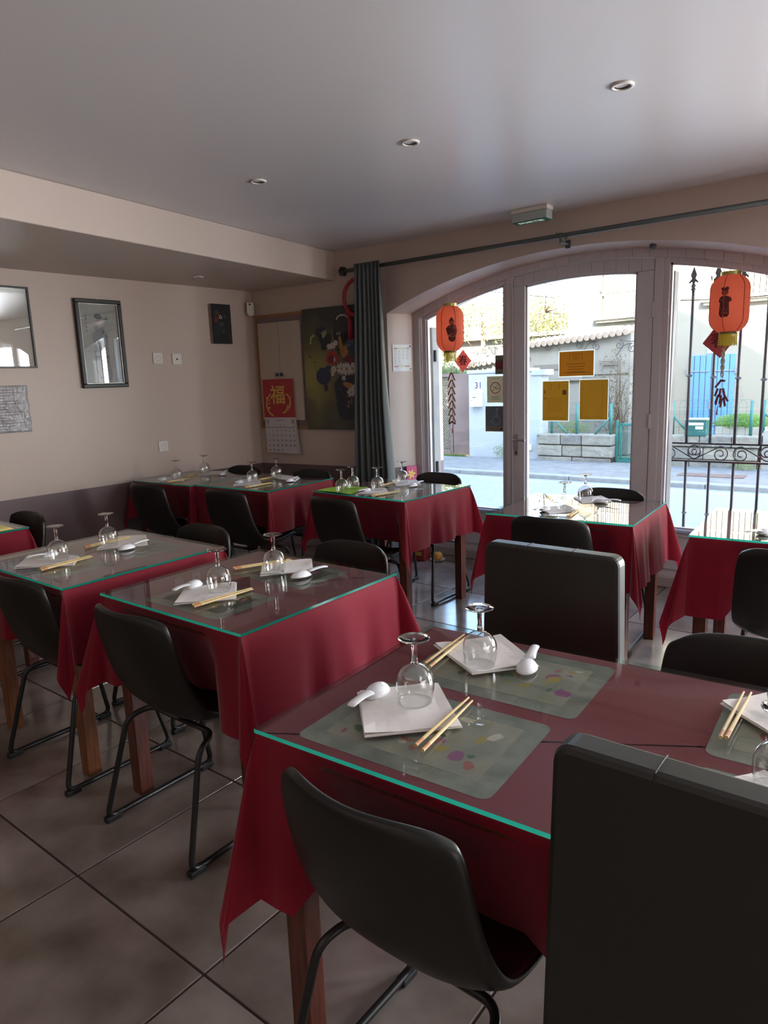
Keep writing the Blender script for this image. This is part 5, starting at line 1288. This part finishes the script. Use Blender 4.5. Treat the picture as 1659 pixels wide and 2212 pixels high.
cs_=mat('cream painted plank',(.33,.32,.28),.7,0,.3); bz=mat('blue painted plank',(.10,.26,.66),.5,0,.4); hm=mat('hinge metal',(.25,.27,.30),.5,.5)
def shutters(name,x0,x1,z0,z1,n,y,m_,label,hinge=True,ang=0):
    t=thing(name,((x0+x1)/2,y,z0),0,label,'shutter'); w_=(x1-x0); pw_=w_/n; p0=None
    for i in range(n):
        if p0 is None: b=MB(); b.b2(-pw_/2+.007,pw_/2-.007,-.028,0,0,z1-z0); p0=b.build('plank',m_,t,bevel=.004); o=p0
        else: o=p0.copy(); col.objects.link(o); o.parent=t
        o.location=(-w_/2+pw_*(i+.5),0,0)
    for s in (-1,1):
        for z in (.22,.82):
            b=MB(); b.box((s*(w_/2+.01),-.035,(z1-z0)*z),(.035,.03,.10)); b.tube([(s*w_/2,-.036,(z1-z0)*z),(s*(w_*.06),-.036,(z1-z0)*z)],.009,6); b.build('strap_hinge',hm if m_ is bz else cs_,t)
    b=MB(); b.box((0,-.035,(z1-z0)*.45),(.03,.02,.16)); b.build('latch',hm if m_ is bz else cs_,t)
    return t
shutters('blue_shutters',-3.59*1.02,-2.80*1.02,.02,1.62*1.025,8,HY,bz,'pair of closed bright blue plank shutters on the house opposite')
shutters('cream_shutters',-5.34,-4.57,2.52,4.48,8,HY+.06,cs_,'closed cream plank shutters of the upper window above the stained wall')
shutters('cream_shutters',-3.34,-2.36,2.68,4.58,10,HY+.06,cs_,'closed cream plank shutters of the upper window behind the right lantern')
shutters('cream_shutters',-1.28,-.22,2.72,4.58,10,HY+.06,cs_,'closed cream plank shutters of the rightmost upper window opposite')
for i,(x0,x1,z0,z1) in enumerate(wins):
    t=thing('window_sill',((x0+x1)/2,HY,z0-.02),0,['stone sill with railing under the upper window behind the door','stone sill under the upper window behind the right lantern','stone sill of the rightmost upper window opposite'][i],'sill')
    b=MB(); w_=x1-x0; b.b2(-w_/2-.14,w_/2+.14,-.16,.02,-.05,.02); b.b2(-w_/2-.08,w_/2+.08,-.10,.0,-.10,-.05); b.build('moulded_stone',mat('sill stone %d'%i,(.55,.52,.45),.85),t,bevel=.008)
    if i==0:
        for k in range(9):
            b=MB(); b.tube([(-w_/2+.04+k*(w_-.08)/8,-.11,.02),(-w_/2+.04+k*(w_-.08)/8,-.11,.95)],.006,6); b.build('railing_bar',M['iron'],t)
        b=MB(); b.tube([(-w_/2,-.11,.95),(w_/2,-.11,.95)],.010,6); b.build('handrail',M['iron'],t)
t=thing('brown_shutter',(-5.43,HY-.03,2.47),0,'narrow folded brown shutter edge beside the upper window behind the door','shutter')
b=MB(); b.b2(-.045,.045,-.09,.02,0,2.0); b.build('shutter_leaf',mat('weathered brown wood',(.26,.22,.17),.8,c2=(.18,.15,.12),cs=6),t,bevel=.004); b=MB(); b.box((.06,-.05,.55),(.08,.03,.03)); b.build('stay_hook',lbm,t)
p=hy(1536,757,HY-.01); plate('house_number_plate',(p.x,HY-.002,p.z),.15,.12,'33','blue and white number plate reading 33 beside the right lantern tassel',mat('plate blue',(.22,.36,.55),.4),mat('plate white digits',(.85,.88,.9),.5),.12)
# green mesh fence, gate and letterbox
gp=mat('green fence paint',(.03,.17,.15),.45); gw=mat('green wire',(.05,.16,.15),.5)
def fence(name,x0,x1,y,z0,z1,posts,label,braces=(),arcs=True,dx=.105,dz=.10):
    t=thing(name,((x0+x1)/2,y,z0),0,label,'fence'); cx=(x0+x1)/2; b=MB(); x=x0
    while x<=x1+1e-4: b.tube([(x-cx,0,0),(x-cx,0,z1-z0-.04)],.0022,4,caps=False); x+=dx
    z=.02
    while z<z1-z0-.03: b.tube([(x0-cx,.003,z),(x1-cx,.003,z)],.0022,4,caps=False); z+=dz
    if arcs:
        x=x0
        while x<x1-.1: b.tube([(x-cx+.105+.105*math.cos(a),0,z1-z0-.05+.07*math.sin(a)) for a in [math.pi*i/8 for i in range(9)]],.0022,4,caps=False); x+=.105
    tag(b.build('wire_mesh',gw,t),kind='stuff')
    for p in posts: b=MB(); b.tube([(p-cx,-.0,-.02),(p-cx,0,z1-z0)],.024,10); b.build('post',gp,t,smooth=True)
    for a,c_ in braces: b=MB(); b.tube([(a-cx,0,(z1-z0)*.55),(c_-cx,-.02,0)],.016,8); b.build('brace',gp,t,smooth=True)
fence('mesh_fence',-5.30,-4.19,11.47,.39,.90,[-5.24,-4.78,-4.19],'green wire mesh fence on the low wall seen through the door',[(-5.22,-4.95),(-4.21,-4.45)])
fence('mesh_fence',-3.21,-2.09,11.47,.41,.93,[-3.20,-2.09],'green wire mesh fence before the blue shutters',[(-3.19,-2.93)])
fence('mesh_fence',-1.94,-.8,11.5,.48,.94,[-1.93,-1.0],'green wire mesh fence at the far right behind the grille',[(-1.92,-1.6)])
t=thing('garden_gate',(-3.72,11.48,G),0,'green wire garden gate between the two low stone walls','gate')
b=MB(); 
for x in (-.36,-.30,.30,.36): b.b2(x-.02,x+.02,-.02,.02,.02,.74 if abs(x)>.33 else .70)
b.b2(-.30,.30,-.02,.02,.66,.70); b.b2(-.30,.30,-.02,.02,.10,.14); b.b2(-.36,.36,-.04,.04,.0,.10); b.build('gate_frame',gp,t,bevel=.004)
b=MB(); 
for k in range(24): x=-.28+k*.0245; b.tube([(x,0,.14),(x,0,.66)],.0018,4,caps=False)
for k in range(20): z=.15+k*.0265; b.tube([(-.28,.002,z),(.28,.002,z)],.0018,4,caps=False)
tag(b.build('wire_mesh',gw,t),kind='stuff')
t=thing('street_letterbox',(-2.81,11.36,.41),0,'dark green letterbox with white labels on the garden wall','letterbox')
b=MB(); b.b2(-.155,.155,-.10,.18,0,.24); b.build('box_body',mat('bottle green enamel',(.02,.12,.11),.4),t,bevel=.006)
b=MB(); b.b2(-.16,.16,-.11,.19,.24,.262); b.build('lid',mat('grey lid',(.30,.33,.30),.5),t,bevel=.004)
b=MB(); b.b2(-.135,.115,-.104,-.10,.165,.205); b.b2(-.0,.11,-.104,-.10,.105,.15); b.build('name_label',mat('label white',(.7,.8,.8),.4),t)
# planter with bush
t=thing('planter',(-2.32,12.0,.25),0,'stone trough with a low clipped green bush behind the garden wall','planter')
b=MB(); b.b2(-.34,.34,-.14,.14,0,.26); b.build('stone_trough',mat('trough stone',(.52,.50,.44),.85),t,bevel=.01)
def leaves(bm_,c,r,n,s,rnd,flat=1.0):
    for _ in range(n):
        while True:
            x,y,z=[rnd.uniform(-1,1) for _ in range(3)]
            if x*x+y*y+z*z<=1: break
        p=Vector((c[0]+x*r[0],c[1]+y*r[1],c[2]+z*r[2])); a=Vector([rnd.uniform(-1,1) for _ in range(3)]).normalized(); b_=a.orthogonal().normalized(); l=s*rnd.uniform(.6,1.3)
        bm_.quad([p-a*l,p-b_*l*.38,p+a*l,p+b_*l*.38])
leafm=lambda n,c,c2:mat(n,c,.6,0,.3,c2=c2,cs=3,trans=.35,tc=tuple(min(1,x*1.8) for x in c2))
rnd=random.Random(5); b=MB(); leaves(b,(0,0,.33),(.42,.22,.13),2600,.022,rnd); tag(b.build('bush_leaves',leafm('bush green',(.10,.22,.05),(.20,.34,.09)),t,fix=False),kind='stuff')
# plants by the walls
def plant(name,loc,r,n,s,label,m_,seed,stems=8,h=1.0,cat='plant'):
    rnd=random.Random(seed); t=thing(name,loc,0,label,cat)
    b=MB(); ends=[]
    for k in range(stems):
        a=rnd.uniform(0,6.28); e=Vector((r[0]*.8*math.cos(a)*rnd.random(),r[1]*.8*math.sin(a),h*rnd.uniform(.5,1))); P=[(0,0,0)]
        for i in range(1,5): P.append(tuple(Vector(e)*i/4+Vector((rnd.uniform(-.04,.04),rnd.uniform(-.04,.04),0))*h)); 
        b.tube(P,[.012*h,.009*h,.007*h,.005*h,.002*h],5)
    b.build('stems',mat('stem '+name,(.12,.09,.06),.9),t)
    b=MB(); leaves(b,(0,0,h*.55),(r[0],r[1],h*.5),n,s,rnd); tag(b.build('foliage',m_,t,fix=False),kind='stuff'); return t
ol=leafm('olive leaf',(.10,.14,.06),(.20,.24,.13)); gr=leafm('weed green',(.10,.16,.05),(.22,.30,.12)); dry=leafm('dry leaf',(.10,.10,.07),(.20,.17,.12))
plant('climbing_shrub',(-4.56,12.6,-.14),(.42,.15,.7),1100,.026,'dry climbing shrub with sparse leaves on the stained wall behind the fence',dry,2,16,1.9)
plant('wall_weeds',(-4.95,11.75,.36),(.35,.12,.1),500,.018,'low green weeds growing behind the low wall by the ochre notices',gr,3,8,.22)
plant('wall_weeds',(-6.05,11.3,G+.05),(.28,.1,.1),380,.016,'tuft of weeds at the foot of the white pier',gr,9,6,.26)
plant('wall_weeds',(-2.1,11.15,G+.05),(.2,.1,.1),260,.014,'flat weeds where the garden wall meets the pavement',gr,12,5,.10)
b=MB(); rnd=random.Random(8)
for _ in range(1500): 
    x=rnd.uniform(-8.4,-6.9); b.quad([(x,11.3+rnd.uniform(-.06,.05),G+.055),(x+.012,11.3,G+.055),(x+.006+rnd.uniform(-.02,.02),11.27,G+.055+rnd.uniform(.02,.05))])
tag(b.build('grass_fringe',gr,fix=False),'strip of short grass along the foot of the brown gate','grass',kind='stuff')
def tree(loc,crowns,n,s,label,m_,seed,name='tree'):
    rnd=random.Random(seed); t=thing(name,loc,0,label,'tree'); b=MB(); top=max(c[2] for c,r in crowns)
    b.tube([(0,0,0),(.06,0,top*.3),(.02,.05,top*.6),(0,0,top*.95)],[.14,.11,.08,.03],8)
    for c,r in crowns:
        b.tube([(0.03,0,top*.35),(c[0]*.5,c[1]*.5,(top*.35+c[2])/2),c],[.05,.035,.01],6)
        for _ in range(10):
            e=Vector(c)+Vector((rnd.uniform(-1,1)*r[0],rnd.uniform(-1,1)*r[1],rnd.uniform(-1,1)*r[2])); b.tube([c,tuple((Vector(c)+e)/2+Vector((0,0,.1))),tuple(e)],[.018,.012,.004],4)
    b.build('trunk',mat('bark %d'%seed,(.14,.11,.08),.9),t)
    b=MB(); tot=sum(r[0]*r[2] for c,r in crowns)
    for c,r in crowns: leaves(b,c,r,int(n*r[0]*r[2]/tot),s,rnd)
    tag(b.build('foliage',m_,t,fix=False),kind='stuff')
tree((-9.3,12.15,G),[((.2,0,2.9),(1.4,.7,1.0)),((.6,-.2,1.9),(1.1,.5,.9)),((-.8,0,2.2),(1.3,.6,1.3)),((1.3,-.2,2.7),(1.0,.5,.7)),((.6,-.5,1.4),(1.2,.4,.8))],24000,.042,'grey-green olive tree spreading behind the left lantern',ol,41)
tree((-8.6,14.9,G),[((0,0,3.0),(1.1,.7,.5)),((.9,0,2.6),(.9,.6,.4)),((1.6,0,2.9),(.6,.5,.4))],2400,.038,'thin-leaved tree with open branches left of the door stile',leafm('yellow lit leaf',(.13,.13,.06),(.24,.23,.10)),43)
tree((-10.6,21.5,G),[((0,0,3.0),(1.0,.8,1.1)),((1.1,0,2.7),(.8,.6,.8)),((-.9,0,2.5),(.9,.6,.8))],9000,.06,'rounded tree behind the tiled wall, seen through the upper left of the door',leafm('pale olive leaf',(.14,.15,.07),(.25,.24,.13)),47)
b=MB(); rnd=random.Random(4); leaves(b,(-9.2,12.0,.6),(1.6,.35,1.05),11000,.035,rnd); leaves(b,(-7.55,11.75,1.48),(.55,.15,.12),900,.03,rnd)
h=b.build('hedge',leafm('hedge leaf',(.09,.13,.06),(.22,.27,.14)),fix=False); tag(h,'dense grey-green hedge around and over the brown gate','hedge',kind='stuff')
# grey outbuilding beyond the pier
t=thing('outbuilding',(-8.8,16.2,G),0,'grey rendered outbuilding with tiled edge and slatted shutters above the white pier','building')
b=MB(); b.b2(-2.4,2.2,0,3,0,2.45); b.build('render_face',ren,t); b=MB(); b.b2(-2.5,2.3,-.2,3.1,2.45,2.55); b.build('tiled_edge',rt,t,bevel=.02)
b=MB(); b.b2(.75,1.55,-.03,.0,1.45,2.2); w=b.build('window_recess',M['slot'],t)
for k in range(4): b=MB(); b.b2(.76+.06*k,.795+.06*k,-.06,-.03,1.45,2.2); b.build('slat',lbm,w)
b=MB(); b.b2(1.6,2.0,-.02,.0,1.75,2.5); b.build('blue_panel',mat('pale blue panel',(.42,.55,.68),.6),t)
# overhead wires
for i,(a,c_) in enumerate((((-12,13,5.2),(-6.3,13.85,3.2)),((-12,13.5,4.7),(-6.3,13.85,2.95)))):
    b=MB(); b.tube([(a[0]+(c_[0]-a[0])*s/8,a[1]+(c_[1]-a[1])*s/8,a[2]+(c_[2]-a[2])*s/8-.25*math.sin(math.pi*s/8)) for s in range(9)],.010,5)
    tag(b.build('overhead_cable',M['slot'],loc=(0,0,0)),['upper','lower'][i]+' thin overhead cable crossing the sky left of the door','cable')
# exterior shutters folded beside our own window and iron grille
shm=mat('weathered grey shutter',(.17,.165,.17),.6,0,.4,c2=(.22,.215,.21),cs=6)
for x0,x1,l in ((-3.27,-3.215,'folded grey shutter outside the left jamb of the arched window'),(-1.42,-1.355,'folded grey shutter panel standing outside beside the iron grille')):
    t=thing('folded_shutter',((x0+x1)/2,4.82,0),0,l,'shutter'); zt=topz((x0+x1)/2,.12)
    b=MB(); b.box((0,0,zt/2),(x1-x0,.09,zt)); b.build('shutter_leaf',shm,t,bevel=.004)
    for z in (.65,1.55):
        b=MB(); b.tube([(.036 if x0<-3 else -.036,-.02,z),(.036 if x0<-3 else -.036,-.02,z+.09)],.012,8); b.build('hinge',M['rubber'],t)
GYY=4.93
t=thing('window_grille',(-.95,GYY,0),0,'wrought-iron grille with spear tips and a band of scrolls outside the right pane','grille')
bars=[-1.283+.147*k for k in range(6)]
def loc(x): return x+.95
for i,x in enumerate(bars):
    b=MB(); b.tube([(loc(x),0,.928),(loc(x),0,1.93)],.0095,8); b.build('upper_bar',M['iron'],t,smooth=True)
    b=MB(); b.lathe([(.001,-.017),(.021,0),(.001,.017)],(loc(x),0,1.375-.012*i),4); b.build('knuckle',M['iron'],t)
    b=MB(); b.lathe([(.0095,0),(.017,.008),(.010,.018),(.016,.03),(.010,.04)],(loc(x),0,1.915),10); b.build('collar',M['iron'],t)
    b=MB(); b.prism([(-.006,0),(-.010,.022),(-.026,.010),(-.029,.019),(-.011,.040),(-.019,.062),(0,.115),(.019,.062),(.011,.040),(.029,.019),(.026,.010),(.010,.022),(.006,0)],lambda u,v,w_:Vector((loc(x)+u,w_,1.95+v)),-.006,.006); b.build('spear_tip',M['iron'],t,bevel=.002)
    b=MB(); b.tube([(loc(x+.003),0,.81),(loc(x+.006),0,.05)],.0095,8); b.build('lower_bar',M['iron'],t,smooth=True)
    b=MB(); b.lathe([(.001,-.014),(.019,0),(.001,.014)],(loc(x+.005),0,.455),4); b.build('knuckle',M['iron'],t)
for z,nm in ((.93,'rail'),(.812,'rail'),(.06,'rail')): b=MB(); b.b2(loc(-1.45),loc(-.50),-.008,.008,z-.006,z+.006); b.build(nm,M['iron'],t)
b=MB(); b.tube([(loc(-1.36)+.86*s/12,0,1.862-.02*math.sin(math.pi*s/12)) for s in range(13)],.004,6); b.build('tie_wire',M['iron'],t)
def spiral(cx,cz,r0,a0,turn,sgn,n=26):
    return [(cx+r0*(1-.78*i/n)*math.cos(a0+sgn*turn*i/n),0,cz+r0*(1-.78*i/n)*math.sin(a0+sgn*turn*i/n)) for i in range(n+1)]
zc=.871; R0=.052
def sc(cx1,cx2,up1,up2):
    # S scroll joining two spirals: up1 True -> enters from the top
    A=spiral(cx1,zc-(.008 if up1 else -.008),R0,R_(90 if up1 else -90),R_(560),1 if up1 else -1)
    B_=spiral(cx2,zc-(.008 if up2 else -.008),R0,R_(90 if up2 else -90),R_(560),-1 if up2 else 1)
    b=MB(); b.tube([*reversed(A),*B_],.0042,6); b.build('scroll',M['iron'],t,smooth=True)
sc(loc(-1.385),loc(-1.235),True,False); sc(loc(-1.225),loc(-1.07),False,True); sc(loc(-.945),loc(-.80),True,False); sc(loc(-.79),loc(-.65),False,True)
# grille of the neighbouring window
t2=dup(t,(2.75,GYY,0),0,'wrought-iron grille outside the next arched window, out of frame');
